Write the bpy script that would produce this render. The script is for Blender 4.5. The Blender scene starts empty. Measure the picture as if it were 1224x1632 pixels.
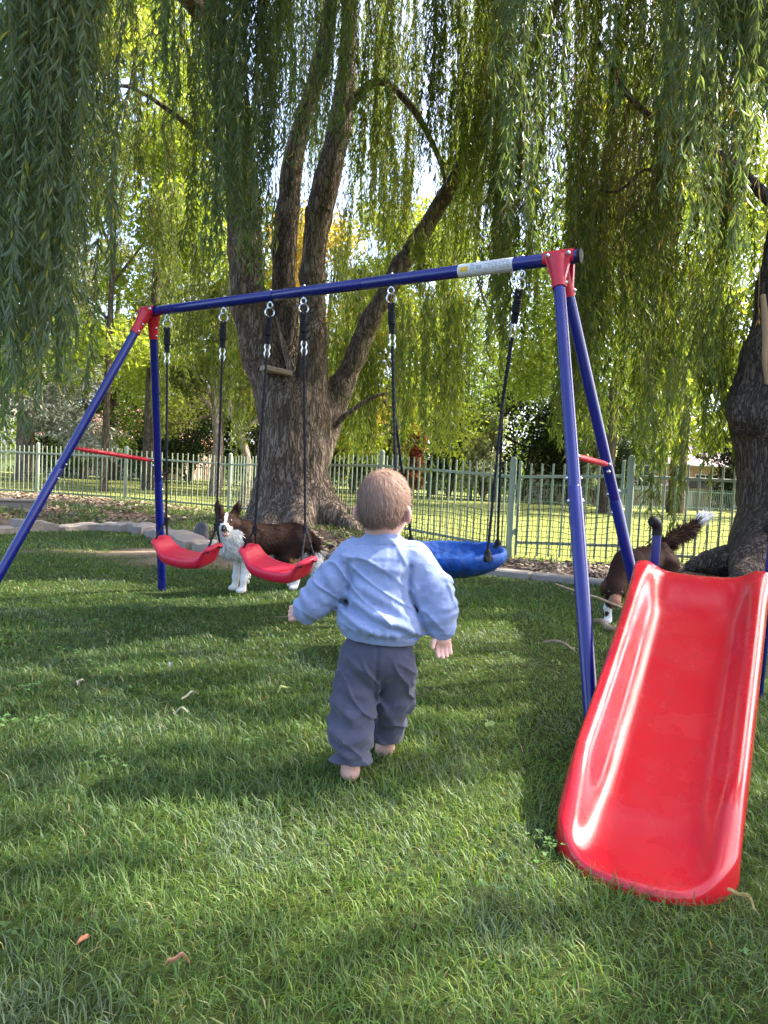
import bpy, math, random
import numpy as np
from mathutils import Vector, Matrix

random.seed(7)
RNG = np.random.default_rng(11)
SC = bpy.context.scene
COL = SC.collection

# ------------------------------------------------------------------ camera, sky, sun, exposure
CAM_H, FPX, PITCH, ROLL = 0.82, 1130.0, math.radians(2.8), math.radians(2.8)
_fw = np.array([0, math.cos(PITCH), -math.sin(PITCH)])
_r0 = np.array([1.0, 0, 0]); _u0 = np.cross(_r0, _fw)
_up = math.cos(ROLL) * _u0 - math.sin(ROLL) * _r0
_rt = math.cos(ROLL) * _r0 + math.sin(ROLL) * _u0
CPOS = np.array([0, 0, CAM_H])
cam = bpy.data.cameras.new('camera'); cam_o = bpy.data.objects.new('camera', cam); COL.objects.link(cam_o)
cam_o.matrix_world = Matrix(((_rt[0], _up[0], -_fw[0], 0), (_rt[1], _up[1], -_fw[1], 0), (_rt[2], _up[2], -_fw[2], CAM_H), (0, 0, 0, 1)))
cam.sensor_fit = 'VERTICAL'; cam.sensor_height = 24.0; cam.lens = FPX / 1632 * 24.0
cam.clip_start = 0.02; cam.clip_end = 2000
SC.camera = cam_o

SUN_AZ, SUN_EL = math.radians(72), math.radians(50)        # azimuth clockwise from +Y (view direction)
TO_SUN = np.array([math.sin(SUN_AZ) * math.cos(SUN_EL), math.cos(SUN_AZ) * math.cos(SUN_EL), math.sin(SUN_EL)])
world = bpy.data.worlds.new('World'); SC.world = world; world.use_nodes = True
wn = world.node_tree; bg = wn.nodes['Background']
sky = wn.nodes.new('ShaderNodeTexSky'); sky.sky_type = 'NISHITA'; sky.sun_disc = False
sky.sun_elevation = SUN_EL; sky.sun_rotation = SUN_AZ; sky.air_density = 0.7; sky.dust_density = 4.0; sky.ozone_density = 0.6
wn.links.new(sky.outputs[0], bg.inputs[0]); bg.inputs[1].default_value = 0.15
sun = bpy.data.lights.new('sun', 'SUN'); sun.energy = 2.4; sun.angle = math.radians(0.53); sun.color = (1.0, 0.93, 0.80)
sun_o = bpy.data.objects.new('sun', sun); COL.objects.link(sun_o)
sun_o.rotation_euler = Vector(TO_SUN).to_track_quat('Z', 'Y').to_euler()
SC.view_settings.view_transform = 'Standard'; SC.view_settings.look = 'None'
SC.view_settings.gamma = 1.0; SC.view_settings.exposure = 2.55
SC.render.engine = 'CYCLES'
cy = SC.cycles; cy.max_bounces = 7; cy.diffuse_bounces = 4; cy.glossy_bounces = 3; cy.transmission_bounces = 4
cy.transparent_max_bounces = 4; cy.use_denoising = True; cy.caustics_reflective = False; cy.caustics_refractive = False
cy.sample_clamp_indirect = 6.0

# ------------------------------------------------------------------ pixel helpers (1224 x 1632 photograph)
def ray(x, y): return _fw + _rt * (x - 612) / FPX + _up * (816 - y) / FPX
def gnd(x, y, z=0.0):
    v = ray(x, y); return CPOS + v * (z - CAM_H) / v[2]
def px(x, y, Y):
    v = ray(x, y); return CPOS + v * Y / v[1]
def proj(p):
    p = np.asarray(p, float) - CPOS; d = p @ _fw
    return 612 + FPX * (p @ _rt) / d, 816 - FPX * (p @ _up) / d

# ------------------------------------------------------------------ object helpers
def tag(o, label=None, cat=None, group=None, kind=None):
    if label: o['label'] = label
    if cat: o['category'] = cat
    if group: o['group'] = group
    if kind: o['kind'] = kind
    return o
def link(name, me, m=None, parent=None):
    o = bpy.data.objects.new(name, me); COL.objects.link(o)
    if m is not None and me is not None and not me.materials:
        for q in (m if isinstance(m, (list, tuple)) else [m]): me.materials.append(q)
    if parent is not None: attach(o, parent)
    return o
def attach(o, parent):
    o.parent = parent
    o.matrix_parent_inverse = Matrix.Translation(parent.location).inverted() if parent.type == 'EMPTY' and parent.parent is None else Matrix()
def thing(name, label, cat, loc=(0, 0, 0), group=None):
    o = bpy.data.objects.new(name, None); COL.objects.link(o); o.location = tuple(float(c) for c in loc)
    o.empty_display_size = 0.05
    return tag(o, label, cat, group)
def fast_mesh(name, V, faces, smooth=False, col=None, mi=None):
    V = np.asarray(V, np.float32).reshape(-1, 3)
    if isinstance(faces, np.ndarray): faces = [faces]
    faces = [np.asarray(f, np.int32) for f in faces if len(f)]
    me = bpy.data.meshes.new(name)
    me.vertices.add(len(V)); me.vertices.foreach_set('co', V.ravel())
    nl = sum(f.size for f in faces); nf = sum(len(f) for f in faces)
    me.loops.add(nl); me.loops.foreach_set('vertex_index', np.concatenate([f.ravel() for f in faces]))
    me.polygons.add(nf)
    tot = np.concatenate([np.full(len(f), f.shape[1], np.int32) for f in faces])
    st = np.concatenate([[0], np.cumsum(tot)[:-1]]).astype(np.int32)
    me.polygons.foreach_set('loop_start', st); me.polygons.foreach_set('loop_total', tot)
    if mi is not None: me.polygons.foreach_set('material_index', np.asarray(mi, np.int32))
    me.polygons.foreach_set('use_smooth', np.full(nf, bool(smooth)))
    me.update(calc_edges=True)
    if col is not None:
        c = np.asarray(col, np.float32)
        if c.shape[1] == 3: c = np.concatenate([c, np.ones((len(c), 1), np.float32)], 1)
        a = me.color_attributes.new('Col', 'FLOAT_COLOR', 'POINT'); a.data.foreach_set('color', c.ravel())
    return me
class MB:                                     # collects simple shapes into one mesh
    def __init__(s): s.V = []; s.F = {3: [], 4: []}; s.n = 0; s.C = []
    def add(s, V, F, c=None):
        V = np.asarray(V, float).reshape(-1, 3)
        for f in (F if isinstance(F, list) else [F]):
            f = np.asarray(f, int)
            if len(f): s.F[f.shape[1]].append(f + s.n)
        s.V.append(V); s.n += len(V)
        s.C.append(np.tile(np.asarray(c if c is not None else (1, 1, 1), float), (len(V), 1)))
        return s
    def mesh(s, name, smooth=False, col=False):
        fs = [np.concatenate(s.F[k]) for k in (3, 4) if s.F[k]]
        return fast_mesh(name, np.concatenate(s.V), fs, smooth, np.concatenate(s.C) if col else None)
    def build(s, name, m, parent=None, smooth=False, col=False):
        me = s.mesh(name, smooth, col)
        if smooth: me.set_sharp_from_angle(angle=math.radians(42))
        o = link(name, me, m, parent)
        return o
def nrm(v): v = np.asarray(v, float); return v / (np.linalg.norm(v, axis=-1, keepdims=True) + 1e-12)
def tube(path, rad, n=10, cap=True, lobes=0, twist=0.0, amp=0.0, closed=False):
    P = np.asarray(path, float); k = len(P); R = np.asarray(rad, float)
    R = np.full(k, float(R)) if R.ndim == 0 else np.interp(np.linspace(0, 1, k), np.linspace(0, 1, len(R)), R)
    T = np.gradient(P, axis=0) if not closed else np.roll(P, -1, 0) - np.roll(P, 1, 0)
    T = nrm(T)
    ref = np.array([0.0, 0, 1]) if abs(T[0][2]) < .9 else np.array([1.0, 0, 0])
    N = np.zeros_like(P); a = nrm(np.cross(T[0], ref)); N[0] = a
    for i in range(1, k):
        a = a - T[i] * (a @ T[i]); a = a / (np.linalg.norm(a) + 1e-12); N[i] = a
    B = np.cross(T, N); th = np.linspace(0, 2 * math.pi, n, endpoint=False)
    s = np.concatenate([[0], np.cumsum(np.linalg.norm(np.diff(P, axis=0), axis=1))])
    rr = R[:, None] * (1 + amp * np.cos(lobes * th[None, :] - twist * s[:, None]))
    V = P[:, None, :] + rr[..., None] * (np.cos(th)[None, :, None] * N[:, None, :] + np.sin(th)[None, :, None] * B[:, None, :])
    V = V.reshape(-1, 3); i = np.arange(k if closed else k - 1)[:, None]; j = np.arange(n)[None, :]
    i2 = (i + 1) % k; j2 = (j + 1) % n
    F = np.stack([i * n + j, i * n + j2, i2 * n + j2, i2 * n + j], -1).reshape(-1, 4)
    fs = [F]
    if cap and not closed:
        V = np.concatenate([V, P[:1], P[-1:]]); c0, c1 = k * n, k * n + 1; jj = np.arange(n); j2 = (jj + 1) % n
        fs.append(np.stack([np.full(n, c0), j2, jj], -1)); fs.append(np.stack([np.full(n, c1), (k - 1) * n + jj, (k - 1) * n + j2], -1))
    return V, fs
def box(c, s, R=None):
    c = np.asarray(c, float); s = np.asarray(s, float) / 2
    V = np.array([[x, y, z] for x in (-1, 1) for y in (-1, 1) for z in (-1, 1)]) * s
    if R is not None: V = V @ np.asarray(R).T
    F = np.array([[0, 1, 3, 2], [4, 6, 7, 5], [0, 4, 5, 1], [2, 3, 7, 6], [0, 2, 6, 4], [1, 5, 7, 3]])
    return V + c, F
def bevel_box(c, s, b, R=None):
    """box with chamfered edges: 24 verts"""
    c = np.asarray(c, float); h = np.asarray(s, float) / 2; V = []
    idx = {}
    for x in (-1, 1):
        for y in (-1, 1):
            for z in (-1, 1):
                for ax in range(3):
                    p = np.array([x, y, z]) * (h - b); p[ax] = np.array([x, y, z])[ax] * h[ax]; idx[(x, y, z, ax)] = len(V); V.append(p)
    F4 = []; F3 = []
    for ax in range(3):
        o = [a for a in range(3) if a != ax]
        for sg in (-1, 1):
            q = []
            for (u, v) in ((-1, -1), (1, -1), (1, 1), (-1, 1)):
                k = [0, 0, 0]; k[ax] = sg; k[o[0]] = u; k[o[1]] = v; q.append(idx[(*k, ax)])
            n = np.cross(np.array(V[q[1]]) - V[q[0]], np.array(V[q[2]]) - V[q[0]])
            if n[ax] * sg < 0: q = q[::-1]
            F4.append(q)
        for u in (-1, 1):
            for v in (-1, 1):
                k0 = [0, 0, 0]; k0[ax] = -1; k0[o[0]] = u; k0[o[1]] = v; k1 = list(k0); k1[ax] = 1
                q = [idx[(*k0, o[0])], idx[(*k1, o[0])], idx[(*k1, o[1])], idx[(*k0, o[1])]]
                cc = np.mean([V[i] for i in q], 0); n = np.cross(np.array(V[q[1]]) - V[q[0]], np.array(V[q[2]]) - V[q[0]])
                if n @ cc < 0: q = q[::-1]
                F4.append(q)
    for x in (-1, 1):
        for y in (-1, 1):
            for z in (-1, 1):
                q = [idx[(x, y, z, 0)], idx[(x, y, z, 1)], idx[(x, y, z, 2)]]
                n = np.cross(np.array(V[q[1]]) - V[q[0]], np.array(V[q[2]]) - V[q[0]])
                if n @ np.array([x, y, z]) < 0: q = q[::-1]
                F3.append(q)
    V = np.array(V)
    if R is not None: V = V @ np.asarray(R).T
    return V + c, [np.array(F4), np.array(F3)]
def ring(c, r, t, a, b, n=14, m=6):
    th = np.linspace(0, 2 * math.pi, n, endpoint=False)[:, None]
    return tube(np.asarray(c) + r * (np.cos(th) * nrm(a) + np.sin(th) * nrm(b)), t, m, closed=True)
def ball(c, r, n=8, m=5):
    th = np.linspace(0, math.pi, m + 1)
    P = [np.asarray(c, float) + np.array([0, 0, math.cos(t) * r]) for t in th]
    return tube(np.array(P) + np.array([0, 0, 0]), np.maximum(np.sin(th) * r, 1e-4), n, cap=False)
def frame_of(d):                               # rotation whose z is d
    z = nrm(d); x = nrm(np.cross([0, 1, 0.01], z)); y = np.cross(z, x); return np.stack([x, y, z], 1)
def frame_x(d, up=(0, 0, 1)):                  # rotation whose x is d
    x = nrm(d); y = nrm(np.cross(up, x)); z = np.cross(x, y); return np.stack([x, y, z], 1)
def catmull(pts, n):
    P = np.asarray(pts, float); P = np.concatenate([[2 * P[0] - P[1]], P, [2 * P[-1] - P[-2]]])
    t = np.linspace(0, len(P) - 3 - 1e-9, n); i = t.astype(int); u = (t - i)[:, None]
    a, b, c, d = P[i], P[i + 1], P[i + 2], P[i + 3]
    return .5 * (2 * b + (c - a) * u + (2 * a - 5 * b + 4 * c - d) * u ** 2 + (3 * b - a - 3 * c + d) * u ** 3)

# value noise in numpy
def _h(i, j, k):
    n = (i * 374761393 + j * 668265263 + k * 2147483647 + 1013904223) & 0xffffffff
    n = ((n ^ (n >> 13)) * 1274126177) & 0xffffffff
    return ((n ^ (n >> 16)) & 0xffff) / 65535.0
def vnoise(P):
    P = np.asarray(P, float); I = np.floor(P).astype(np.int64); u = P - I; u = u * u * (3 - 2 * u); r = 0
    for a in (0, 1):
        for b in (0, 1):
            for c in (0, 1):
                w = (u[..., 0] if a else 1 - u[..., 0]) * (u[..., 1] if b else 1 - u[..., 1]) * (u[..., 2] if c else 1 - u[..., 2])
                r = r + w * _h(I[..., 0] + a, I[..., 1] + b, I[..., 2] + c)
    return r * 2 - 1
def fbm(P, o=3):
    r = 0; a = 1.0; P = np.asarray(P, float)
    for i in range(o): r = r + a * vnoise(P * 2 ** i + 17.3 * i); a *= .5
    return r

# signed-distance modelling: round cones, ellipsoids, smooth union, surface nets
def sd_cone(P, a, b, r1, r2):
    a = np.asarray(a, np.float32); b = np.asarray(b, np.float32); ba = b - a
    t = np.clip(((P - a) @ ba) / (ba @ ba + 1e-9), 0, 1)
    d = np.linalg.norm(P - a - t[..., None] * ba, axis=-1)
    return d - (r1 + (r2 - r1) * t)
def sd_ell(P, c, r, R=None):
    q = P - np.asarray(c, np.float32)
    if R is not None: q = q @ np.asarray(R, np.float32)
    r = np.asarray(r, np.float32); k0 = np.linalg.norm(q / r, axis=-1); k1 = np.linalg.norm(q / (r * r), axis=-1)
    return k0 * (k0 - 1) / (k1 + 1e-6)
def smin(a, b, k):
    h = np.clip(.5 + .5 * (b - a) / k, 0, 1); return b + (a - b) * h - k * h * (1 - h)
def chain(P, pts, rads, k=.02):
    d = None
    for i in range(len(pts) - 1):
        e = sd_cone(P, pts[i], pts[i + 1], rads[i], rads[i + 1]); d = e if d is None else smin(d, e, k)
    return d
def polydist(P, pts):
    d = None
    for i in range(len(pts) - 1):
        e = sd_cone(P, pts[i], pts[i + 1], 0, 0); d = e if d is None else np.minimum(d, e)
    return d
def surfnet(f, lo, hi, h):
    lo = np.asarray(lo, np.float32); hi = np.asarray(hi, np.float32)
    n = np.ceil((hi - lo) / h).astype(int) + 1
    ax = [lo[i] + h * np.arange(n[i], dtype=np.float32) for i in range(3)]
    v = np.empty(n, np.float32); step = max(1, int(400000 / (n[1] * n[2])))
    for s in range(0, n[0], step):
        g = np.stack(np.meshgrid(ax[0][s:s + step], ax[1], ax[2], indexing='ij'), -1); v[s:s + step] = f(g)
    m = n - 1; cnt = np.zeros(m, np.int8); pos = np.zeros((*m, 3), np.float32)
    corner = lambda d: v[d[0]:d[0] + m[0], d[1]:d[1] + m[1], d[2]:d[2] + m[2]]
    for axis in range(3):
        o = [a for a in range(3) if a != axis]
        for u in (0, 1):
            for w in (0, 1):
                d0 = [0, 0, 0]; d0[o[0]] = u; d0[o[1]] = w; d1 = list(d0); d1[axis] = 1
                a = corner(d0); b = corner(d1); x = (a < 0) != (b < 0)
                t = np.where(x, a / np.where(x, a - b, 1), 0)
                cnt += x
                for q in range(3):
                    pos[..., q] += np.where(x, t if q == axis else d0[q], 0)
    act = cnt > 0; idx = np.full(m, -1, np.int64); idx[act] = np.arange(act.sum())
    ijk = np.stack(np.nonzero(act), -1)
    V = lo + h * (ijk + pos[act] / cnt[act][:, None])
    F = []
    for axis in range(3):
        b, c = (axis + 1) % 3, (axis + 2) % 3
        s0 = [slice(None)] * 3; s1 = [slice(None)] * 3
        s0[axis] = slice(0, m[axis]); s1[axis] = slice(1, m[axis] + 1)
        for q in (b, c): s0[q] = slice(1, m[q]); s1[q] = slice(1, m[q])
        A = v[tuple(s0)] < 0; B = v[tuple(s1)] < 0
        def cells(db, dc):
            s = [None] * 3; s[axis] = slice(0, m[axis]); s[b] = slice(1 - db, m[b] - db); s[c] = slice(1 - dc, m[c] - dc)
            return idx[tuple(s)]
        c00, c10, c11, c01 = cells(1, 1), cells(0, 1), cells(0, 0), cells(1, 0)
        x = A & ~B; F.append(np.stack([c00[x], c10[x], c11[x], c01[x]], -1))
        x = ~A & B; F.append(np.stack([c00[x], c01[x], c11[x], c10[x]], -1))
    return V, np.concatenate(F)
def vnormals(V, F):
    n = np.zeros_like(V); a = np.cross(V[F[:, 2]] - V[F[:, 0]], V[F[:, 3]] - V[F[:, 1]])
    for k in range(4): np.add.at(n, F[:, k], a)
    return nrm(n)
def smooth_mesh(V, F, it=2, lam=.5):
    E = np.concatenate([F[:, [0, 1]], F[:, [1, 2]], F[:, [2, 3]], F[:, [3, 0]]]); c = np.zeros(len(V)); np.add.at(c, E[:, 0], 1); np.add.at(c, E[:, 1], 1)
    for _ in range(it):
        s = np.zeros_like(V); np.add.at(s, E[:, 0], V[E[:, 1]]); np.add.at(s, E[:, 1], V[E[:, 0]])
        V = V + lam * (s / c[:, None] - V)
    return V

# ------------------------------------------------------------------ materials
def mat(name, color=(.5, .5, .5), rough=.6, spec=.5, metal=0.0, noise=None, bump=None, attr=False, trans=None, coat=0.0, sheen=0.0, sss=0.0, tcol=None, coords='Object'):
    """noise=(scale, amount, second colour or None[, stretch xyz]); bump=(scale, strength, distance[, stretch]); trans = share of translucency"""
    m = bpy.data.materials.new(name); m.use_nodes = True; nt = m.node_tree; N, L = nt.nodes, nt.links
    b = N['Principled BSDF']; b.inputs['Base Color'].default_value = (*color, 1); b.inputs['Roughness'].default_value = rough
    b.inputs['Specular IOR Level'].default_value = spec; b.inputs['Metallic'].default_value = metal
    b.inputs['Coat Weight'].default_value = coat; b.inputs['Coat Roughness'].default_value = .08
    if sheen: b.inputs['Sheen Weight'].default_value = sheen; b.inputs['Sheen Roughness'].default_value = .5
    if sss:
        b.inputs['Subsurface Weight'].default_value = sss; b.inputs['Subsurface Radius'].default_value = (.012, .005, .003); b.inputs['Subsurface Scale'].default_value = 1.0
    out = None
    if attr:
        a = N.new('ShaderNodeAttribute'); a.attribute_name = 'Col'; out = a.outputs['Color']
    tc = N.new('ShaderNodeTexCoord')
    def vec(st):
        if not st: return tc.outputs[coords]
        mp = N.new('ShaderNodeMapping'); mp.inputs['Scale'].default_value = st; L.new(tc.outputs[coords], mp.inputs[0]); return mp.outputs[0]
    if noise:
        t = N.new('ShaderNodeTexNoise'); t.inputs['Scale'].default_value = noise[0]; t.inputs['Detail'].default_value = 6; t.inputs['Roughness'].default_value = .62
        L.new(vec(noise[3] if len(noise) > 3 else None), t.inputs['Vector'])
        r = N.new('ShaderNodeMapRange'); r.inputs[1].default_value = .3; r.inputs[2].default_value = .7; L.new(t.outputs[0], r.inputs[0])
        mx = N.new('ShaderNodeMix'); mx.data_type = 'RGBA'
        c2 = noise[2]
        if c2 is None:
            mx.blend_type = 'MULTIPLY'; mx.inputs[0].default_value = 1.0
            r.inputs[3].default_value = 1 - noise[1]; r.inputs[4].default_value = 1 + noise[1] * .4
            cmb = N.new('ShaderNodeCombineColor'); [L.new(r.outputs[0], cmb.inputs[i]) for i in range(3)]
            L.new(cmb.outputs[0], mx.inputs[7])
        else:
            ml = N.new('ShaderNodeMath'); ml.operation = 'MULTIPLY'; ml.inputs[1].default_value = noise[1]; L.new(r.outputs[0], ml.inputs[0]); L.new(ml.outputs[0], mx.inputs[0])
            mx.inputs[7].default_value = (*c2, 1)
        if out: L.new(out, mx.inputs[6])
        else: mx.inputs[6].default_value = (*color, 1)
        out = mx.outputs[2]
    if out: L.new(out, b.inputs['Base Color'])
    if bump:
        t = N.new('ShaderNodeTexNoise'); t.inputs['Scale'].default_value = bump[0]; t.inputs['Detail'].default_value = 5
        L.new(vec(bump[3] if len(bump) > 3 else None), t.inputs['Vector'])
        bp = N.new('ShaderNodeBump'); bp.inputs['Strength'].default_value = bump[1]; bp.inputs['Distance'].default_value = bump[2]
        L.new(t.outputs[0], bp.inputs['Height']); L.new(bp.outputs[0], b.inputs['Normal'])
    if trans:
        tr = N.new('ShaderNodeBsdfTranslucent'); mxs = N.new('ShaderNodeMixShader'); mxs.inputs[0].default_value = trans
        if tcol:
            mm = N.new('ShaderNodeMix'); mm.data_type = 'RGBA'; mm.blend_type = 'MULTIPLY'; mm.inputs[0].default_value = 1.0; mm.inputs[7].default_value = (*tcol, 1)
            if out: L.new(out, mm.inputs[6])
            else: mm.inputs[6].default_value = (*color, 1)
            L.new(mm.outputs[2], tr.inputs[0])
        elif out: L.new(out, tr.inputs[0])
        else: tr.inputs[0].default_value = (*color, 1)
        om = N['Material Output']; L.new(b.outputs[0], mxs.inputs[1]); L.new(tr.outputs[0], mxs.inputs[2]); L.new(mxs.outputs[0], om.inputs[0])
    return m
def bark_mat(name, c1, c2, scale, strength=1.0, dist=.03, stretch=(1, 1, .22)):
    m = bpy.data.materials.new(name); m.use_nodes = True; nt = m.node_tree; N, L = nt.nodes, nt.links; b = N['Principled BSDF']; b.inputs['Roughness'].default_value = .95; b.inputs['Specular IOR Level'].default_value = .15
    tc = N.new('ShaderNodeTexCoord'); mp = N.new('ShaderNodeMapping'); mp.inputs['Scale'].default_value = stretch; L.new(tc.outputs['Object'], mp.inputs[0])
    def ridge(sc, det, gain):
        nz = N.new('ShaderNodeTexNoise'); nz.inputs['Scale'].default_value = sc; nz.inputs['Detail'].default_value = det; nz.inputs['Distortion'].default_value = .8; L.new(mp.outputs[0], nz.inputs['Vector'])
        a = N.new('ShaderNodeMath'); a.operation = 'SUBTRACT'; a.inputs[1].default_value = .5; L.new(nz.outputs[0], a.inputs[0])
        c = N.new('ShaderNodeMath'); c.operation = 'ABSOLUTE'; L.new(a.outputs[0], c.inputs[0])
        e = N.new('ShaderNodeMath'); e.operation = 'MULTIPLY'; e.use_clamp = True; e.inputs[1].default_value = gain; L.new(c.outputs[0], e.inputs[0]); return e.outputs[0]
    r1, r2, r3 = ridge(scale * .75, 2, 15.0), ridge(scale * 1.7, 2, 12.0), ridge(scale * 4, 4, 6.0)
    mn = N.new('ShaderNodeMath'); mn.operation = 'MULTIPLY'; L.new(r1, mn.inputs[0]); L.new(r2, mn.inputs[1])
    m1 = N.new('ShaderNodeMath'); m1.operation = 'MULTIPLY_ADD'; m1.inputs[1].default_value = .35; L.new(r3, m1.inputs[0]); L.new(mn.outputs[0], m1.inputs[2])
    bp = N.new('ShaderNodeBump'); bp.inputs['Strength'].default_value = strength; bp.inputs['Distance'].default_value = dist; L.new(m1.outputs[0], bp.inputs['Height']); L.new(bp.outputs[0], b.inputs['Normal'])
    mx = N.new('ShaderNodeMix'); mx.data_type = 'RGBA'; mx.inputs[6].default_value = (*c1, 1); mx.inputs[7].default_value = (*c2, 1)
    m2 = N.new('ShaderNodeMath'); m2.operation = 'MULTIPLY'; m2.inputs[1].default_value = .7; L.new(m1.outputs[0], m2.inputs[0]); L.new(m2.outputs[0], mx.inputs[0]); L.new(mx.outputs[2], b.inputs['Base Color'])
    return m
M = dict(
    blue=mat('blue_paint', (.005, .010, .155), .24, .5, coat=.3, noise=(30, .12, None), bump=(240, .06, .001)),
    red=mat('red_plastic', (.52, .014, .03), .36, .5, noise=(40, .15, None), bump=(160, .08, .001)),
    seat=mat('red_seat_plastic', (.66, .016, .05), .45, .45, noise=(25, .1, None), bump=(300, .1, .0008)),
    slide=mat('red_slide_plastic', (.60, .010, .028), .16, .5, noise=(9, .12, None), bump=(7, .10, .004), coat=.25),
    steel=mat('galvanised_steel', (.62, .64, .68), .3, .5, 1.0, noise=(60, .2, None)),
    black=mat('black_plastic', (.010, .010, .012), .6, .25, noise=(40, .3, None)),
    rope=mat('black_rope', (.010, .011, .016), .75, .3, noise=(300, .4, None), bump=(500, .4, .001)),
    bluecloth=mat('blue_oxford_fabric', (.006, .058, .27), .66, .25, noise=(22, .45, None), bump=(34, .8, .008)),
    white=mat('white_sticker', (.62, .62, .64), .4, .4, noise=(60, .1, None)),
    yellow=mat('yellow_print', (.70, .45, .03), .45, .4, noise=(60, .1, None)),
    greyp=mat('grey_print', (.10, .11, .14), .5, .4, noise=(200, .3, (.3, .3, .32))),
    fence=mat('green_fence_paint', (.31, .365, .245), .5, .35, noise=(9, .35, (.20, .26, .19)), bump=(80, .12, .002)),
    net=mat('black_netting', (.015, .016, .014), .6, .3, noise=(20, .3, None)),
    stone=mat('edging_stone', (.37, .31, .26), .9, .2, noise=(7, .7, (.17, .15, .135)), bump=(24, .7, .012)),
    concrete=mat('concrete', (.30, .27, .24), .9, .2, noise=(9, .6, (.19, .175, .155)), bump=(40, .5, .006)),
    plank=mat('weathered_plank', (.36, .30, .24), .9, .2, noise=(14, .6, (.2, .16, .12), (1, 8, 8)), bump=(20, .6, .004, (1, 8, 8))),
    stick=mat('stick_wood', (.36, .27, .18), .85, .2, noise=(30, .6, (.16, .11, .07)), bump=(60, .6, .003)),
    bark=bark_mat('willow_bark', (.06, .044, .034), (.40, .315, .25), 13, 1.0, .035),
    bark2=bark_mat('willow_bark_dark', (.05, .038, .032), (.29, .23, .19), 16, 1.0, .03),
    barkb=bark_mat('background_bark', (.05, .038, .028), (.20, .155, .115), 9, .9, .03),
    barkp=bark_mat('pale_bark', (.14, .10, .08), (.42, .34, .28), 7, .9, .03),
    twig=mat('willow_twig', (.20, .15, .055), .8, .2, noise=(20, .4, (.11, .075, .04))),
    leaf=mat('willow_leaf', (.1, .14, .06), .42, .45, attr=True, trans=.48, tcol=(1.95, 2.1, .62)),
    bgleaf=mat('broad_leaf', (.1, .14, .06), .55, .3, attr=True, trans=.5, tcol=(1.65, 1.8, .75)),
    needle=mat('needle_foliage', (.1, .14, .06), .6, .25, attr=True, trans=.15),
    grass=mat('grass_blade', (.1, .14, .06), .5, .35, attr=True, trans=.35, tcol=(1.8, 1.8, .6)),
    skin=mat('skin', (.68, .41, .325), .5, .35, sss=.3, noise=(18, .25, (.68, .33, .26)), bump=(300, .08, .0006)),
    hair=mat('light_brown_hair', (.20, .115, .075), .6, .22, attr=True, trans=.2),
    shirt=mat('blue_sweatshirt_fleece', (.23, .29, .475), .95, .15, sheen=.25, noise=(60, .10, None), bump=(520, .6, .0016)),
    pants=mat('slate_cotton', (.072, .074, .108), .95, .15, sheen=.2, noise=(55, .12, None), bump=(520, .6, .0016)),
    fur=mat('dog_fur', (.1, .05, .03), .7, .12, attr=True, trans=.08),
)

def scuffed(m, base, dust, rlo, rhi):
    """worn plastic: roughness varies, faint pale scuffs and dust with shapes of their own"""
    nt = m.node_tree; N, L = nt.nodes, nt.links; b = N['Principled BSDF']; tc = N.new('ShaderNodeTexCoord')
    def nz(scale, st, det=5):
        mp = N.new('ShaderNodeMapping'); mp.inputs['Scale'].default_value = st; mp.inputs['Rotation'].default_value = (0, 0, .48); L.new(tc.outputs['Object'], mp.inputs[0])
        t = N.new('ShaderNodeTexNoise'); t.inputs['Scale'].default_value = scale; t.inputs['Detail'].default_value = det; t.inputs['Roughness'].default_value = .6; L.new(mp.outputs[0], t.inputs['Vector']); return t.outputs[0]
    def rng(src, a, b_, c, d):
        r = N.new('ShaderNodeMapRange'); [setattr(r.inputs[i + 1], 'default_value', v) for i, v in enumerate((a, b_, c, d))]; L.new(src, r.inputs[0]); return r.outputs[0]
    L.new(rng(nz(6, (1, 1, 1)), .35, .7, rlo, rhi), b.inputs['Roughness'])
    scr = rng(nz(55, (1, .06, 1), 3), .62, .74, 0, .35); dst = rng(nz(9, (1, .5, 1), 8), .50, .78, 0, .22)
    mx = N.new('ShaderNodeMath'); mx.operation = 'MAXIMUM'; L.new(scr, mx.inputs[0]); L.new(dst, mx.inputs[1])
    c = N.new('ShaderNodeMix'); c.data_type = 'RGBA'; c.inputs[6].default_value = (*base, 1); c.inputs[7].default_value = (*dust, 1); L.new(mx.outputs[0], c.inputs[0]); L.new(c.outputs[2], b.inputs['Base Color'])
scuffed(M['slide'], (.54, .009, .020), (.58, .09, .09), .17, .36)
scuffed(M['seat'], (.58, .013, .044), (.60, .11, .13), .34, .52)
# ================================================================== ground
TREE_A = np.array([-1.17, 9.7]); TREE_B = np.array([3.52, 5.95])
EDGE = np.array([gnd(*p)[:2] for p in ((-150, 862), (0, 850), (60, 846), (130, 845), (182, 846), (238, 850), (292, 872), (350, 884), (430, 886), (520, 891), (620, 898), (760, 915), (860, 925), (960, 938))])
EDGE = np.concatenate([EDGE, [[2.9, 5.35], [4.5, 4.7], [7.0, 4.2]]])
POSTS = [np.array(p, float) for p in ((-8.95, 14.5), (-6.85, 13.96), (-4.88, 13.33), (-2.82, 12.85), (-1.42, 11.05), (-.06, 9.35), (1.35, 7.54), (2.42, 7.02), (4.45, 6.75), (6.5, 6.6))]
FLINE = np.array(POSTS)
def edge_y(x): return np.interp(x, EDGE[:, 0], EDGE[:, 1])
def fence_y(x): return np.interp(x, FLINE[:, 0], FLINE[:, 1])
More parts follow.
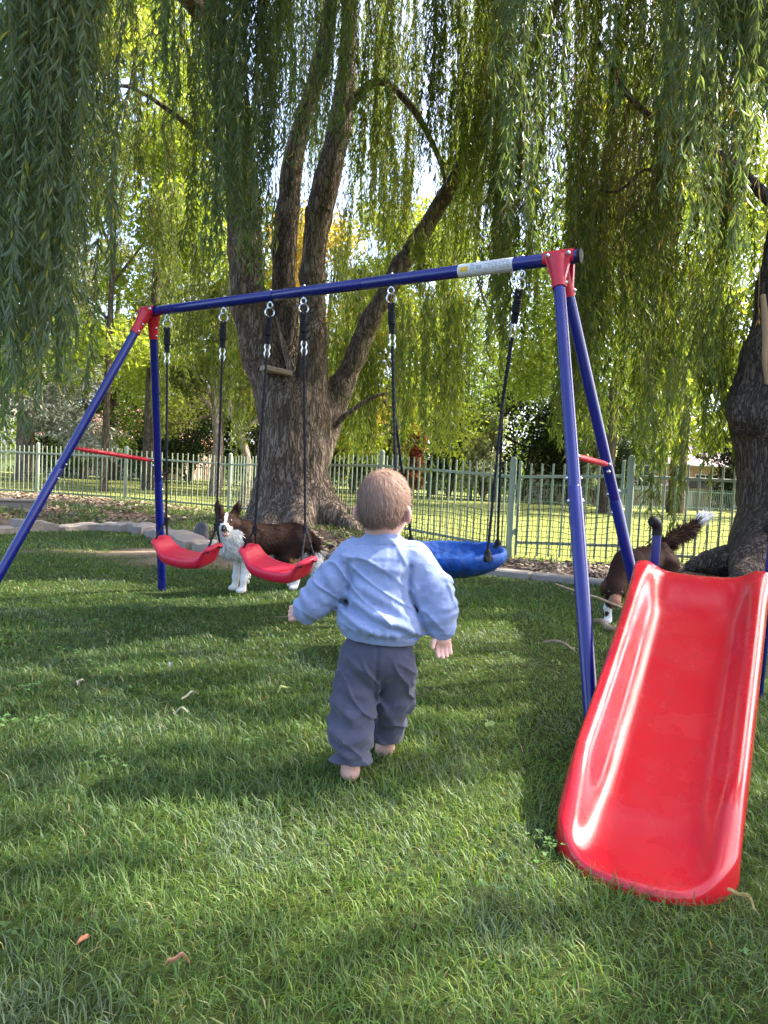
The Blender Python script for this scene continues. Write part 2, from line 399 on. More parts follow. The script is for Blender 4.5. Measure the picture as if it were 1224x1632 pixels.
def gz(x, y):
    x = np.asarray(x, float); y = np.asarray(y, float)
    z = .13 * np.exp(-((x - TREE_A[0]) ** 2 + (y - TREE_A[1]) ** 2) / 2.2) + .17 * np.exp(-((x - TREE_B[0]) ** 2 + (y - TREE_B[1]) ** 2) / 1.6)
    bed = np.clip((y - edge_y(x)) / .5, 0, 1) * np.clip((fence_y(x) + .4 - y) / 1.0, 0, 1)
    z = z + bed * (.03 + .16 * np.clip((-2.2 - x) / 2.5, 0, 1) * np.clip((y - edge_y(x) - .2) / 1.5, 0, 1))
    near = np.clip((12 - np.hypot(x, y)) / 6, 0, 1)
    z = z + near * .012 * np.sin(x * 1.7 + .4) * np.cos(y * 1.3) + near * .006 * np.sin(x * 5.1 + y * 3.7)
    return z
xs = np.concatenate([-np.geomspace(9.3, 900, 26)[::-1], np.arange(-9, 9.01, .09), np.geomspace(9.3, 900, 26)])
ys = np.concatenate([-np.geomspace(3.3, 900, 22)[::-1], np.arange(-3, 16.01, .09), np.geomspace(16.4, 900, 40)])
GX, GY = np.meshgrid(xs, ys, indexing='ij'); nx, ny = GX.shape
GV = np.stack([GX, GY, gz(GX, GY)], -1).reshape(-1, 3)
ii = np.arange(nx - 1)[:, None] * ny + np.arange(ny - 1)[None, :]
GF = np.stack([ii, ii + ny, ii + ny + 1, ii + 1], -1).reshape(-1, 4)
def masks(x, y):
    ey = edge_y(x); fy = fence_y(x)
    n = fbm(np.stack([x * 2.2, y * 2.2, x * 0], -1), 3) * .25
    bed = np.clip((y - ey + n * .3) / .12, 0, 1) * np.clip((fy + .05 - y + n) / .35, 0, 1)
    # bare dirt in front of the stones and under the small swings
    d1 = gnd(225, 882); d2 = gnd(300, 893); d3 = gnd(420, 893)
    e = lambda c, a, b: np.clip(1.25 - np.sqrt(((x - c[0]) / a) ** 2 + ((y - c[1]) / b) ** 2) + n * 1.6, 0, 1)
    dirt = np.maximum.reduce([e(d1, .85, .5), e(d2, .8, .5), .85 * e(d3, 1.2, .42), .8 * e(gnd(560, 905), .9, .3)]) * (y < ey + .2)
    return bed, dirt
bedm, dirtm = masks(GV[:, 0], GV[:, 1])
bigN = fbm(GV * np.array([.35, .35, 0]) + 3, 3); fineN = fbm(GV * np.array([4.0, 4.0, 0]), 2)
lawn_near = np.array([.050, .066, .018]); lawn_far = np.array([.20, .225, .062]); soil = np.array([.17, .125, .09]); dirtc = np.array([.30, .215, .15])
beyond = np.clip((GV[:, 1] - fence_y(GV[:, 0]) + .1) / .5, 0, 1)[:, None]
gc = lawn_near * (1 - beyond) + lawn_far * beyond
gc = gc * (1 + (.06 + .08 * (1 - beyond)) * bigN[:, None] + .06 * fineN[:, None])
gc = gc * (1 - bedm[:, None]) + soil * (1 + .35 * fineN[:, None]) * bedm[:, None]
gc = gc * (1 - dirtm[:, None]) + dirtc * (1 + .3 * fineN[:, None]) * dirtm[:, None]
farout = np.clip((np.hypot(GV[:, 0], GV[:, 1]) - 40) / 30, 0, 1)[:, None]
gc = gc * (1 - farout) + np.array([.07, .09, .025]) * farout
M['ground'] = mat('lawn_and_soil', rough=.95, spec=.1, attr=True, noise=(26, .5, None), bump=(38, .8, .02))
tag(link('ground', fast_mesh('ground', GV, GF, True, np.clip(gc, .005, 1)), M['ground']), 'lawn with soil beds running out to the far trees', 'ground', kind='structure')

# ---- grass blades (nobody could count them)
def blades(pts, L, W, colr, lean, seed=0):
    r = np.random.default_rng(seed); n = len(pts)
    cl = fbm(np.stack([pts[:, 0] * 3.1, pts[:, 1] * 3.1, np.zeros(n)], -1), 2); cl2 = fbm(np.stack([pts[:, 0] * 1.3 + 9, pts[:, 1] * 1.3, np.ones(n)], -1), 2)
    ang = cl * 3.0 + cl2 * 2 + r.normal(0, 1.9, n); ln = lean * (.5 + r.random(n))
    h = L * (.55 + .7 * r.random(n)) * (1 + .35 * cl2)
    d = np.stack([np.cos(ang), np.sin(ang), np.zeros(n)], -1); up = np.array([0, 0, 1.0])
    w = np.stack([-np.sin(ang + r.normal(0, .8, n)), np.cos(ang), np.zeros(n)], -1) * (W * (.7 + .6 * r.random(n)))[:, None] / 2
    z = (h * np.cos(ln))[:, None]; o = (h * np.sin(ln))[:, None]
    mid = pts + up * z * .58 + d * o * .32; tip = pts + up * z * (.9 - .25 * (ln[:, None] > .9)) + d * o * 1.1
    V = np.stack([pts - w * .8, pts + w * .8, mid + w, mid - w, tip], 1).reshape(-1, 3)
    b = np.arange(n)[:, None] * 5
    return V, [b + np.array([[0, 1, 2, 3]]), b + np.array([[3, 2, 4]])], np.repeat(colr, 5, 0)
def grass_cols(pts, n, r, dry=.018):
    g = np.array([[.080, .160, .028], [.106, .190, .036], [.064, .135, .032], [.118, .180, .065], [.138, .205, .042]])
    c = g[r.integers(0, 5, n)] * (.64 + .5 * r.random((n, 1)))
    p = fbm(np.stack([pts[:, 0] * .9, pts[:, 1] * .9, np.full(n, 4.0)], -1), 2)[:, None]
    c = c * (1 + .30 * p) * (1 + np.array([.10, 0, -.15]) * p); b_ = (fbm(np.stack([pts[:, 0] * 4, pts[:, 1] * 4, np.full(n, 9.0)], -1), 2) + r.normal(0, .4, n)) > .62; c[b_] = np.array([.110, .160, .085]) * (.8 + .5 * r.random((b_.sum(), 1)))
    k = r.random(n) < dry; c[k] = np.array([.30, .26, .13]) * (.6 + .7 * r.random((k.sum(), 1)))
    return c
gm_V, gm_F4, gm_F3, gm_C, off = [], [], [], [], 0
for (y0, y1, hw, dens, L, W) in ((.8, 1.45, 1.15, 21000, .038, .0020), (1.45, 2.1, 1.6, 17000, .037, .0023), (2.1, 3.0, 2.2, 11000, .036, .0030), (3.0, 4.4, 3.1, 5600, .037, .0044), (4.4, 6.6, 4.4, 2800, .038, .0060), (6.6, 9.2, 6.0, 1300, .048, .0085)):
    n = int((y1 - y0) * 2 * hw * dens); P = np.stack([RNG.uniform(-hw, hw, n), RNG.uniform(y0, y1, n)], -1)
    bm_, dm_ = masks(P[:, 0], P[:, 1]); keep = (RNG.random(n) > np.maximum(bm_, dm_ * 1.15)) & (P[:, 1] < fence_y(P[:, 0]))
    P = P[keep]; P = np.concatenate([P, gz(P[:, 0], P[:, 1])[:, None] - .004], 1)
    V, F, C = blades(P, L, W, grass_cols(P, len(P), RNG), .75, int(y0 * 10))
    gm_V.append(V); gm_F4.append(F[0] + off); gm_F3.append(F[1] + off); gm_C.append(C); off += len(V)
tag(link('lawn_grass', fast_mesh('lawn_grass', np.concatenate(gm_V), [np.concatenate(gm_F4), np.concatenate(gm_F3)], True, np.concatenate(gm_C)), M['grass']), 'green lawn grass growing around the swings and slide', 'grass', kind='stuff')
# ---- weeds and ground cover in the left bed and along the fence
P = np.concatenate([np.stack([RNG.uniform(-6.5, 1.2, 26000), RNG.uniform(6.5, 14, 26000)], -1), np.stack([RNG.uniform(-9, 6, 16000), RNG.uniform(5.5, 14.5, 16000)], -1)])
ey, fy = edge_y(P[:, 0]), fence_y(P[:, 0]); nz = fbm(np.stack([P[:, 0] * 1.4, P[:, 1] * 1.4, np.full(len(P), 2.0)], -1), 2)
leftbed = (P[:, 1] > ey + .15) & (P[:, 1] < fy + .3) & (P[:, 0] < -1.9) & (P[:, 0] > -4.6 + nz) & (nz > -.45)
by_fence = (np.abs(P[:, 1] - fy - .15) < .3) & (nz > -.3)
near_tree = (P[:, 1] > ey + .1) & (P[:, 1] < fy) & (P[:, 0] > -1.6) & (P[:, 0] < .5) & (nz > .1)
P = P[leftbed | by_fence | near_tree]; P = np.concatenate([P, gz(P[:, 0], P[:, 1])[:, None]], 1)
V, F, C = blades(P, .10, .011, grass_cols(P, len(P), RNG, .04) * .85, .8, 99)
tag(link('bed_ground_cover', fast_mesh('bed_ground_cover', V, F, True, C), M['grass']), 'weedy green ground cover in the bed along the fence', 'ground cover', kind='stuff')
# ---- grass blades just beyond the fence so the far lawn has a nap
P = np.stack([RNG.uniform(-10, 9, 40000), RNG.uniform(7.2, 18, 40000)], -1); P = P[P[:, 1] > fence_y(P[:, 0]) + .25]
P = np.concatenate([P, gz(P[:, 0], P[:, 1])[:, None] - .004], 1)
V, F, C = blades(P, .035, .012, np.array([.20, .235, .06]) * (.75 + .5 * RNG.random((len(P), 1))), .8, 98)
tag(link('far_lawn_grass', fast_mesh('far_lawn_grass', V, F, True, C), M['grass']), 'short sunlit grass of the neighbouring lawn beyond the fence', 'grass', kind='stuff')
# ---- wood chips and leaf litter
def chips(P, size, cols, r):
    n = len(P); a = r.uniform(0, 6.28, n); t = r.normal(0, .35, (n, 2)); s = size * (.5 + r.random(n)); asp = .3 + .4 * r.random(n)
    u = nrm(np.stack([np.cos(a), np.sin(a), t[:, 0]], -1)); v = nrm(np.cross(np.stack([t[:, 1], t[:, 0], np.ones(n)], -1), u)); w = np.cross(u, v)
    u = u * s[:, None] / 2; v = v * (s * asp)[:, None] / 2; w = w * .004
    V = np.stack([P - u - v * .6, P + u * .7 - v, P + u + v * .7, P - u * .8 + v, P - u - v * .6 + w, P + u * .7 - v + w, P + u + v * .7 + w, P - u * .8 + v + w], 1).reshape(-1, 3)
    b = np.arange(n)[:, None] * 8
    F = np.concatenate([b + np.array([q]) for q in ((4, 5, 6, 7), (0, 1, 5, 4), (1, 2, 6, 5), (2, 3, 7, 6), (3, 0, 4, 7))])
    c = np.asarray(cols)[r.integers(0, len(cols), n)] * (.7 + .6 * r.random((n, 1)))
    return V, F, np.repeat(c, 8, 0)
P = np.stack([RNG.uniform(-.2, 5, 9000), RNG.uniform(4.8, 9.5, 9000)], -1); P = P[(P[:, 1] > edge_y(P[:, 0]) + .12) & (P[:, 1] < fence_y(P[:, 0]) + .05)]
P = np.concatenate([P, gz(P[:, 0], P[:, 1])[:, None] + RNG.uniform(.004, .02, (len(P), 1))], 1)
V, F, C = chips(P, .055, [(.34, .26, .19), (.22, .16, .115), (.42, .34, .27), (.13, .095, .07)], RNG)
M['chip'] = mat('wood_chip', rough=.9, spec=.2, attr=True, noise=(60, .3, None))
tag(link('wood_chip_mulch', fast_mesh('wood_chip_mulch', V, F, False, C), M['chip']), 'brown wood chip mulch behind the concrete kerb', 'mulch', kind='stuff')
P = np.stack([RNG.uniform(-7, .6, 9000), RNG.uniform(6.6, 14, 9000)], -1); P = P[(P[:, 1] > edge_y(P[:, 0]) + .1) & (P[:, 1] < fence_y(P[:, 0]) - .2)]
P = np.concatenate([P, gz(P[:, 0], P[:, 1])[:, None] + RNG.uniform(.004, .025, (len(P), 1))], 1)
V, F, C = chips(P, .07, [(.40, .28, .18), (.26, .17, .11), (.50, .40, .28), (.15, .10, .07), (.22, .22, .10)], RNG)
tag(link('leaf_litter', fast_mesh('leaf_litter', V, F, False, C), M['chip']), 'dry brown leaf litter scattered round the big willow', 'leaf litter', kind='stuff')

wc = np.stack([RNG.uniform(-2.2, 1.9, 46), .98 + RNG.random(46) * 3.2], -1); wv, wf, wcol, o_ = [], [], [], 0          # clover and plantain among the blades
for cx_, cy_ in wc:
    m_ = RNG.integers(5, 13); sp = RNG.uniform(.02, .07)
    for q in range(m_):
        c_ = np.array([cx_, cy_, 0]) + np.array([*RNG.normal(0, sp, 2), 0]); c_[2] = gz(c_[0], c_[1]) + RNG.uniform(.024, .042); rr = RNG.uniform(.0035, .0065); a0 = RNG.uniform(0, 6.28); colr = np.array([.085, .165, .05]) * RNG.uniform(.8, 1.5)
        for k3 in range(3):
            a = a0 + k3 * 2.09; th = np.linspace(0, 2 * math.pi, 7)[:-1]; ctr = c_ + rr * np.array([math.cos(a), math.sin(a), .15]); tl = RNG.normal(0, .2, 2)
            ring_ = ctr + rr * .85 * np.stack([np.cos(th), np.sin(th), np.cos(th) * tl[0] + np.sin(th) * tl[1]], -1); wv.append(np.concatenate([[ctr + [0, 0, -.001]], ring_])); j = np.arange(6); wf.append(np.stack([np.full(6, o_), o_ + 1 + j, o_ + 1 + (j + 1) % 6], -1)); wcol.append(np.tile(colr, (7, 1))); o_ += 7
tag(link('clover_patches', fast_mesh('clover_patches', np.concatenate(wv), np.concatenate(wf), True, np.concatenate(wcol)), M['grass']), 'little clover leaves growing through the lawn', 'clover', kind='stuff')

# ================================================================== edging, kerb, garden bits
def along(poly, s):
    seg = np.linalg.norm(np.diff(poly, axis=0), axis=1); cs = np.concatenate([[0], np.cumsum(seg)])
    return np.stack([np.interp(s, cs, poly[:, 0]), np.interp(s, cs, poly[:, 1])], -1), cs[-1]
i_split = 9
SE = EDGE[:i_split + 1]; _, tot = along(SE, 0)
edging = thing('stone_edging', 'row of rough grey flagstones edging the garden bed behind the red swings', 'edging', (*along(SE, tot * .5)[0], 0))
s = .0; k = 0
while s < tot - .25:
    ln = random.uniform(.38, .72); (a, b), _ = along(SE, np.array([s + .022, min(s + ln - .022, tot)])); d = b - a; L2 = np.linalg.norm(d)
    if L2 < .1: break
    c = (a + b) / 2; R = frame_x([d[0], d[1], random.uniform(-.05, .05) * L2 * 3])
    wd = random.uniform(.26, .36); th = .13; nxs, nys = 7, 5
    u, v = np.meshgrid(np.linspace(-1, 1, nxs), np.linspace(-1, 1, nys), indexing='ij')
    rr = np.random.default_rng(k + 40)
    hx = u * L2 / 2 * (1 - .06 * v ** 2 * rr.random()) + rr.normal(0, .008, u.shape); hy = v * wd / 2 + (np.abs(v) > .9) * rr.normal(0, .018, u.shape)
    hz = th / 2 - .02 * (np.maximum(np.abs(u), np.abs(v)) > .9) + rr.normal(0, .006, u.shape)
    top = np.stack([hx, hy, hz], -1).reshape(-1, 3); bot = top * np.array([1.02, 1.02, 0]) + np.array([0, 0, -th / 2])
    ix = (np.arange(nxs - 1)[:, None] * nys + np.arange(nys - 1)[None]).ravel(); Ft = np.stack([ix, ix + nys, ix + nys + 1, ix + 1], -1)
    per = [i * nys for i in range(nxs)] + [(nxs - 1) * nys + j for j in range(1, nys)] + [i * nys + nys - 1 for i in range(nxs - 2, -1, -1)] + [j for j in range(nys - 2, 0, -1)]
    per = np.array(per); p2 = np.roll(per, -1); Fs = np.stack([per, per + len(top), p2 + len(top), p2], -1)
    mb = MB().add(np.concatenate([top, bot]) @ R.T + np.array([*c, .040 + rr.normal(0, .022)]), [Ft, Fs])
    mb.build('stone', M['stone'], edging, True)
    s += ln; k += 1
KE = EDGE[i_split:]; _, tot = along(KE, 0)
kerb = thing('concrete_kerb', 'low grey concrete kerb between the lawn and the wood chips', 'kerb', (*along(KE, 0)[0], 0))
s = 0.02
while s < tot - .3:
    (a, b), _ = along(KE, np.array([s + .006, s + .994])); d = b - a
    MB().add(*bevel_box([*((a + b) / 2), .012], [np.linalg.norm(d), .15, .11], .015, frame_x([*d, 0]))).build('kerb_section', M['concrete'], kerb)
    s += 1.0
# low slab wall at the far left, dark garden stone, pale block by the trunk
a = gnd(-60, 838); b = gnd(44, 838); d = (b - a)
w_ = thing('retaining_slab', 'low dark grey slab wall holding soil at the left edge', 'wall', (a + b) / 2)
MB().add(*bevel_box([*((a + b) / 2)[:2] + [0, .5], .13], [np.linalg.norm(d), .09, .30], .012, frame_x([d[0], d[1], 0]))).build('slab', M['concrete'], w_)
MB().add(*bevel_box([*((a + b) / 2)[:2] + [0, .5], .295], [np.linalg.norm(d) + .03, .14, .035], .01, frame_x([d[0], d[1], 0]))).build('coping', M['stone'], w_)
def rock(name, label, c, r, m, seed, cat='stone', flat=1.0):
    V, F = surfnet(lambda P: sd_ell(P, (0, 0, 0), r) , -np.array(r) * 1.3 - .02, np.array(r) * 1.3 + .02, max(r) / 9)
    V = V * (1 + .16 * fbm(V / max(r) * 1.3 + seed, 3)[:, None]); o = link(name, fast_mesh(name, V, F, True), m); o.location = tuple(c); return tag(o, label, cat)
M['darkstone'] = mat('dark_slate_stone', (.045, .048, .055), .55, .4, noise=(12, .5, (.12, .12, .125)), bump=(20, .5, .01))
g = gnd(321, 868); rock('garden_stone', 'upright dark slate coloured stone in the bed beside the collie', (g[0], g[1], .09), (.085, .07, .16), M['darkstone'], 3)
g = px(440, 829, 8.6); o = MB().add(*bevel_box([0, 0, 0], [.30, .16, .11], .018)).build('paving_block', M['concrete']); o.location = (g[0], 8.6, gz(g[0], 8.6) + .03); o.rotation_euler = (.05, -.03, .2)
tag(o, 'pale concrete block lying at the foot of the big willow trunk', 'block')

# ================================================================== picket fence, gate, far fence
fence = thing('picket_fence', 'pale green metal picket fence with netting behind the willows', 'fence', (*POSTS[4], 0))
post_me = None
def post_mesh():
    th = np.linspace(0, 1, 5); pts = [[0, 0, -.1], [0, 0, .2], [0, 0, 1.06]] + [[0, 0, 1.06 + .035 * math.sin(t * math.pi / 2)] for t in th[1:]]
    rr = [.036, .036, .036] + [.036 * math.cos(t * math.pi / 2 * .92) for t in th[1:]]
    V, F = tube(np.array(pts), np.array(rr), 12); return MB().add(V, F).mesh('post', True)
post_me = post_mesh()
pk_me = MB().add(*bevel_box([0, 0, .545], [.019, .019, .97], .004)).mesh('picket')
pk_me.materials.append(M['fence']); post_me.materials.append(M['fence'])
def put(name, me, loc, rz, parent, sc=1.0):
    o = bpy.data.objects.new(name, me); COL.objects.link(o)
    o.parent = parent; o.matrix_parent_inverse = Matrix.Translation(parent.location).inverted()
    o.location = tuple(float(c) for c in loc); o.rotation_euler = (0, 0, rz); o.scale = (1, 1, sc); return o
def net_mesh(a, b, z0, z1, step=.052, wob=.012):
    d = b - a; L = np.linalg.norm(d[:2]); n = int(L / step); m_ = int((z1 - z0) / step); mb = MB(); r = np.random.default_rng(int(L * 1000))
    u = np.linspace(0, 1, n + 1); nn = nrm(np.array([-d[1], d[0], 0])) * -.02
    G = np.zeros((n + 1, m_ + 1, 3))
    G[..., 0] = (a[0] + d[0] * u)[:, None]; G[..., 1] = (a[1] + d[1] * u)[:, None]
    sag = .02 * np.sin(u * 9 + r.random() * 6)[:, None]
    G[..., 2] = gz(G[..., 0], G[..., 1]) + z0 + (z1 - z0 + sag) * np.linspace(0, 1, m_ + 1)[None]
    G += r.normal(0, wob * .35, G.shape) + nn
    t = .0032
    for i in range(n + 1): mb.add(*tube(G[i], t, 3, cap=False))
    for j in range(m_ + 1): mb.add(*tube(G[:, j], t, 3, cap=False))
    return mb
for i, p in enumerate(POSTS):
    put('post', post_me, (*p, gz(*p)), 0, fence)
for i in range(len(POSTS) - 1):
    a, b = POSTS[i], POSTS[i + 1]
    if i == 6: continue                        # the gate stands here
    d = b - a; L = np.linalg.norm(d); u = d / L; za, zb = gz(*a), gz(*b); rz = math.atan2(d[1], d[0])
    for hz in (.885, .125):
        A = np.array([*(a + u * .034), za + hz]); B = np.array([*(b - u * .034), zb + hz])
        MB().add(*bevel_box((A + B) / 2, [np.linalg.norm(B - A), .026, .032], .005, frame_x(B - A))).build('rail', M['fence'], fence)
    n = int(round(L / .108))
    for k in range(1, n):
        p = a + d * k / n; put('picket', pk_me, (*p, za + (zb - za) * k / n), rz, fence, random.uniform(.99, 1.01))
    mb = net_mesh(np.array([*(a + u * .05), 0]), np.array([*(b - u * .05), 0]), .02, .52 if i > 2 else .48)
    mb.build('netting', M['net'], fence)
a, b = POSTS[6], POSTS[7]; d = b - a; L = np.linalg.norm(d); u = d / L; rz = math.atan2(d[1], d[0]); za, zb = gz(*a), gz(*b)
gate = thing('garden_gate', 'pale green metal picket gate between two posts behind the swing leg', 'gate', (*((a + b) / 2), 0))
A2, B2 = a + u * .075, b - u * .075
for p in (A2, B2):
    MB().add(*bevel_box([*p, .55 + gz(*p)], [.028, .028, 1.0], .005, frame_x([*u, 0]))).build('stile', M['fence'], gate)
for hz in (.885, .19):
    P0 = np.array([*(A2 + u * .016), za + hz]); P1 = np.array([*(B2 - u * .016), zb + hz])
    MB().add(*bevel_box((P0 + P1) / 2, [np.linalg.norm(P1 - P0), .026, .032], .005, frame_x(P1 - P0))).build('rail', M['fence'], gate)
n = 9
for k in range(1, n): p = A2 + (B2 - A2) * k / n; put('picket', pk_me, (*p, gz(*p)), rz, gate)
net_mesh(np.array([*A2, 0]), np.array([*B2, 0]), .03, .6).build('netting', M['net'], gate)
for p, zz in ((A2 - u * .03, .78), (A2 - u * .03, .3), (B2 + u * .02, .74), (B2 + u * .02, .33)):
    mb = MB(); mb.add(*bevel_box([*p, gz(*p) + zz], [.05, .03, .045], .006, frame_x([*u, 0]))); mb.add(*tube([[*p + np.array([0, -.02]), gz(*p) + zz - .035], [*p + np.array([0, -.02]), gz(*p) + zz + .035]], .009, 8))
    mb.build('hinge' if p[0] < 2 else 'latch', M['fence'], gate)
# far fence
FP = np.array([(-20, 40), (-9.5, 37), (2, 32.8), (6, 29.2), (9.8, 29.6), (18, 34), (27, 37)], float)
ff = thing('boundary_fence', 'distant dark green picket fence across the end of the sunny lawn', 'fence', (*FP[3], 0))
M['fence2'] = mat('dark_green_fence_paint', (.10, .155, .115), .5, .3, noise=(3, .3, None))
mbp, mbr = MB(), MB()
for i in range(len(FP) - 1):
    a, b = FP[i], FP[i + 1]; d = b - a; L = np.linalg.norm(d); n = int(L / .125); R = frame_x([*d, 0])
    for k in range(n): mbp.add(*box([*(a + d * (k + .5) / n), .5], [.03, .02, .98], R))
    for hz in (.85, .14): mbr.add(*box([*((a + b) / 2), hz], [L, .028, .045], R))
    for k in range(int(L / 2.4)): MB().add(*bevel_box([*(a + d * k * 2.4 / L), .55], [.075, .075, 1.12], .01, R)).build('post', M['fence2'], ff)
o = mbp.build('pickets_far', M['fence2'], ff); o['kind'] = 'stuff'; o.name = 'picket_row'; mbr.build('rail', M['fence2'], ff)

# ================================================================== houses beyond
M['brick'] = mat('tan_brick', (.34, .24, .17), .9, .2, noise=(5, .5, (.25, .17, .12)), bump=(14, .5, .02))
M['pinkwall'] = mat('pink_render', (.50, .34, .26), .9, .2, noise=(3, .3, None))
M['darkroof'] = mat('dark_roof_tile', (.06, .055, .06), .8, .3, noise=(6, .5, None), bump=(10, .6, .04, (1, 1, 4)))
M['redroof'] = mat('red_roof_tile', (.46, .21, .165), .8, .3, noise=(5, .5, (.33, .14, .11)), bump=(9, .6, .04))
M['mauveroof'] = mat('mauve_roof_tile', (.30, .22, .22), .8, .3, noise=(5, .4, None), bump=(9, .6, .04))
M['glass'] = mat('window_glass', (.02, .025, .03), .08, .6, noise=(1, .2, None)); M['trim'] = mat('white_trim', (.6, .58, .54), .6, .3, noise=(10, .2, None))
def house(label, x0, x1, y0, y1, eave, ridge, wall, roof, wins, doors=()):
    h = thing('house', label, 'house', ((x0 + x1) / 2, (y0 + y1) / 2, 0), 'houses beyond the lawn')
    MB().add(*box([(x0 + x1) / 2, (y0 + y1) / 2, eave / 2], [x1 - x0, y1 - y0, eave])).build('wall', wall, h)
    ov = .45; ym = (y0 + y1) / 2; X0, X1, Y0, Y1 = x0 - ov, x1 + ov, y0 - ov, y1 + ov; t = .12; hip = min(1.6, (x1 - x0) * .3)
    V = [[X0, Y0, eave], [X1, Y0, eave], [X1, Y1, eave], [X0, Y1, eave], [X0, Y0, eave + t], [X1, Y0, eave + t], [X1, Y1, eave + t], [X0, Y1, eave + t], [X0 + hip, ym, ridge], [X1 - hip, ym, ridge]]
    r = MB().add(V, [np.array([[3, 2, 1, 0], [0, 1, 5, 4], [1, 2, 6, 5], [2, 3, 7, 6], [3, 0, 4, 7], [4, 5, 9, 8], [6, 7, 8, 9]]), np.array([[5, 6, 9], [7, 4, 8]])]).build('roof', roof, h)
    MB().add(*box([X0 + hip + .8, ym + .2, ridge + .2], [.6, .6, 1.0])).build('chimney', wall, r)
    MB().add(*tube([[X0, Y0 - .06, eave + .06], [X1, Y0 - .06, eave + .06]], .06, 6)).build('gutter', M['trim'], r)
    for (wx, wz, ww, wh) in wins:
        w = MB().add(*box([wx, y0 - .03, wz], [ww, .06, wh])).build('window', M['trim'], h)
        for sx in (-1, 1): MB().add(*box([wx + sx * ww * .235, y0 - .065, wz], [ww * .42, .02, wh * .86])).build('pane', M['glass'], w)
        MB().add(*box([wx, y0 - .07, wz - wh / 2 - .04], [ww + .14, .12, .07])).build('sill', M['trim'], w)
    for (wx, ww, wh) in doors:
        dd = MB().add(*box([wx, y0 - .03, wh / 2 + .04], [ww, .07, wh])).build('door', M['trim'], h); MB().add(*ball([wx + ww * .38, y0 - .09, 1.02], .04)).build('handle', M['steel'], dd)
    return h
house('tan brick house with a dark tiled roof behind the far fence at right', 9.0, 14.6, 37.0, 45, 2.75, 5.0, M['brick'], M['darkroof'], [(13.1, 1.55, 1.3, 1.2), (10.6, 1.55, 1.3, 1.2)], [(11.9, .95, 2.05)])
house('pink rendered house with mauve roof glimpsed beside the right trunk', 16.0, 25, 41, 50, 2.3, 4.6, M['pinkwall'], M['mauveroof'], [(18.4, 1.4, 1.2, 1.0), (22.0, 1.4, 1.2, 1.0)], [(20.2, .95, 2.0)])
house('house with a red tiled roof half hidden by trees at left', -23, -13.5, 47, 56, 2.4, 4.9, M['pinkwall'], M['redroof'], [(-19, 1.5, 1.4, 1.2), (-14, 1.5, 1.4, 1.2)], [(-16.5, .95, 2.05)])
shed = thing('garden_shed', 'small brown shed with dark gable roof behind the far fence', 'shed', (13.9, 32.9, 0))
MB().add(*box([13.9, 32.9, .52], [1.5, 1.2, 1.05])).build('wall', M['brick'], shed)
V = [[12.95, 32.1, 1.05], [14.85, 32.1, 1.05], [13.9, 32.1, 1.42], [12.95, 33.7, 1.05], [14.85, 33.7, 1.05], [13.9, 33.7, 1.42]]
MB().add(V, [np.array([[0, 2, 5, 3], [2, 1, 4, 5], [0, 3, 4, 1]]), np.array([[0, 1, 2], [4, 3, 5]])]).build('roof', M['darkroof'], shed)
MB().add(*box([13.75, 32.28, .42], [.5, .04, .8])).build('door', M['trim'], shed)
# ================================================================== swing set
BL = np.array([-1.401, 4.114, 1.70]); BR = np.array([.648, 2.86, 1.72])
FEET = [np.array(p, float) for p in ((-2.117, 3.658, 0), (-1.472, 4.762, 0), (.691, 2.137, 0), (1.285, 3.212, 0))]
BU = nrm(BR - BL); BN = nrm(np.cross([0, 0, 1], BU))
RB = .0275
sw = thing('swing_set', 'blue metal A-frame swing set with red corner brackets on the lawn', 'swing set', (*((BL + BR) / 2)[:2], 0))
E0, E1 = BL - BU * .03, BR + BU * .075; LB = np.linalg.norm(E1 - E0)
def beam_t(pxx):
    ts = np.linspace(0, 1, 400); xs_ = np.array([proj(E0 + (E1 - E0) * t)[0] for t in ts]); return float(np.interp(pxx, xs_, ts))
cuts = [0, beam_t(437), beam_t(579), 1]
for i in range(3):
    a = E0 + (E1 - E0) * cuts[i]; b = E0 + (E1 - E0) * cuts[i + 1]; r = RB if i != 1 else RB - .0012
    o = MB().add(*tube([a + BU * .001, a + BU * .004, b - BU * .004, b - BU * .001], [r - .0015, r, r, r - .0015], 24)).build('beam_section', M['blue'], sw, True)
cap = MB().add(*tube([E1 - BU * .002, E1 + BU * .010, E1 + BU * .013], [RB + .001, RB + .001, RB * .7], 24)).build('end_cap', M['black'], sw, True)
cap = MB().add(*tube([E0 + BU * .002, E0 - BU * .010, E0 - BU * .013], [RB + .001, RB + .001, RB * .7], 24)).build('end_cap', M['black'], sw, True)
bolt_me = MB().add(*ball([0, 0, 0], .0062, 8, 5)).add(*tube([[0, 0, -.003], [0, 0, .001]], .0085, 10)).mesh('bolt', True); bolt_me.materials.append(M['steel'])
def bolt(p, d, parent=None, s=1.0):
    o = bpy.data.objects.new('bolt', bolt_me); COL.objects.link(o); par = parent or sw
    o.parent = par; o.matrix_parent_inverse = Matrix.Translation(par.location).inverted() if par.type == 'EMPTY' else Matrix()
    R = frame_of(d); o.matrix_basis = Matrix(((*R[0], p[0]), (*R[1], p[1]), (*R[2], p[2]), (0, 0, 0, 1))) @ Matrix.Scale(s, 4); return o
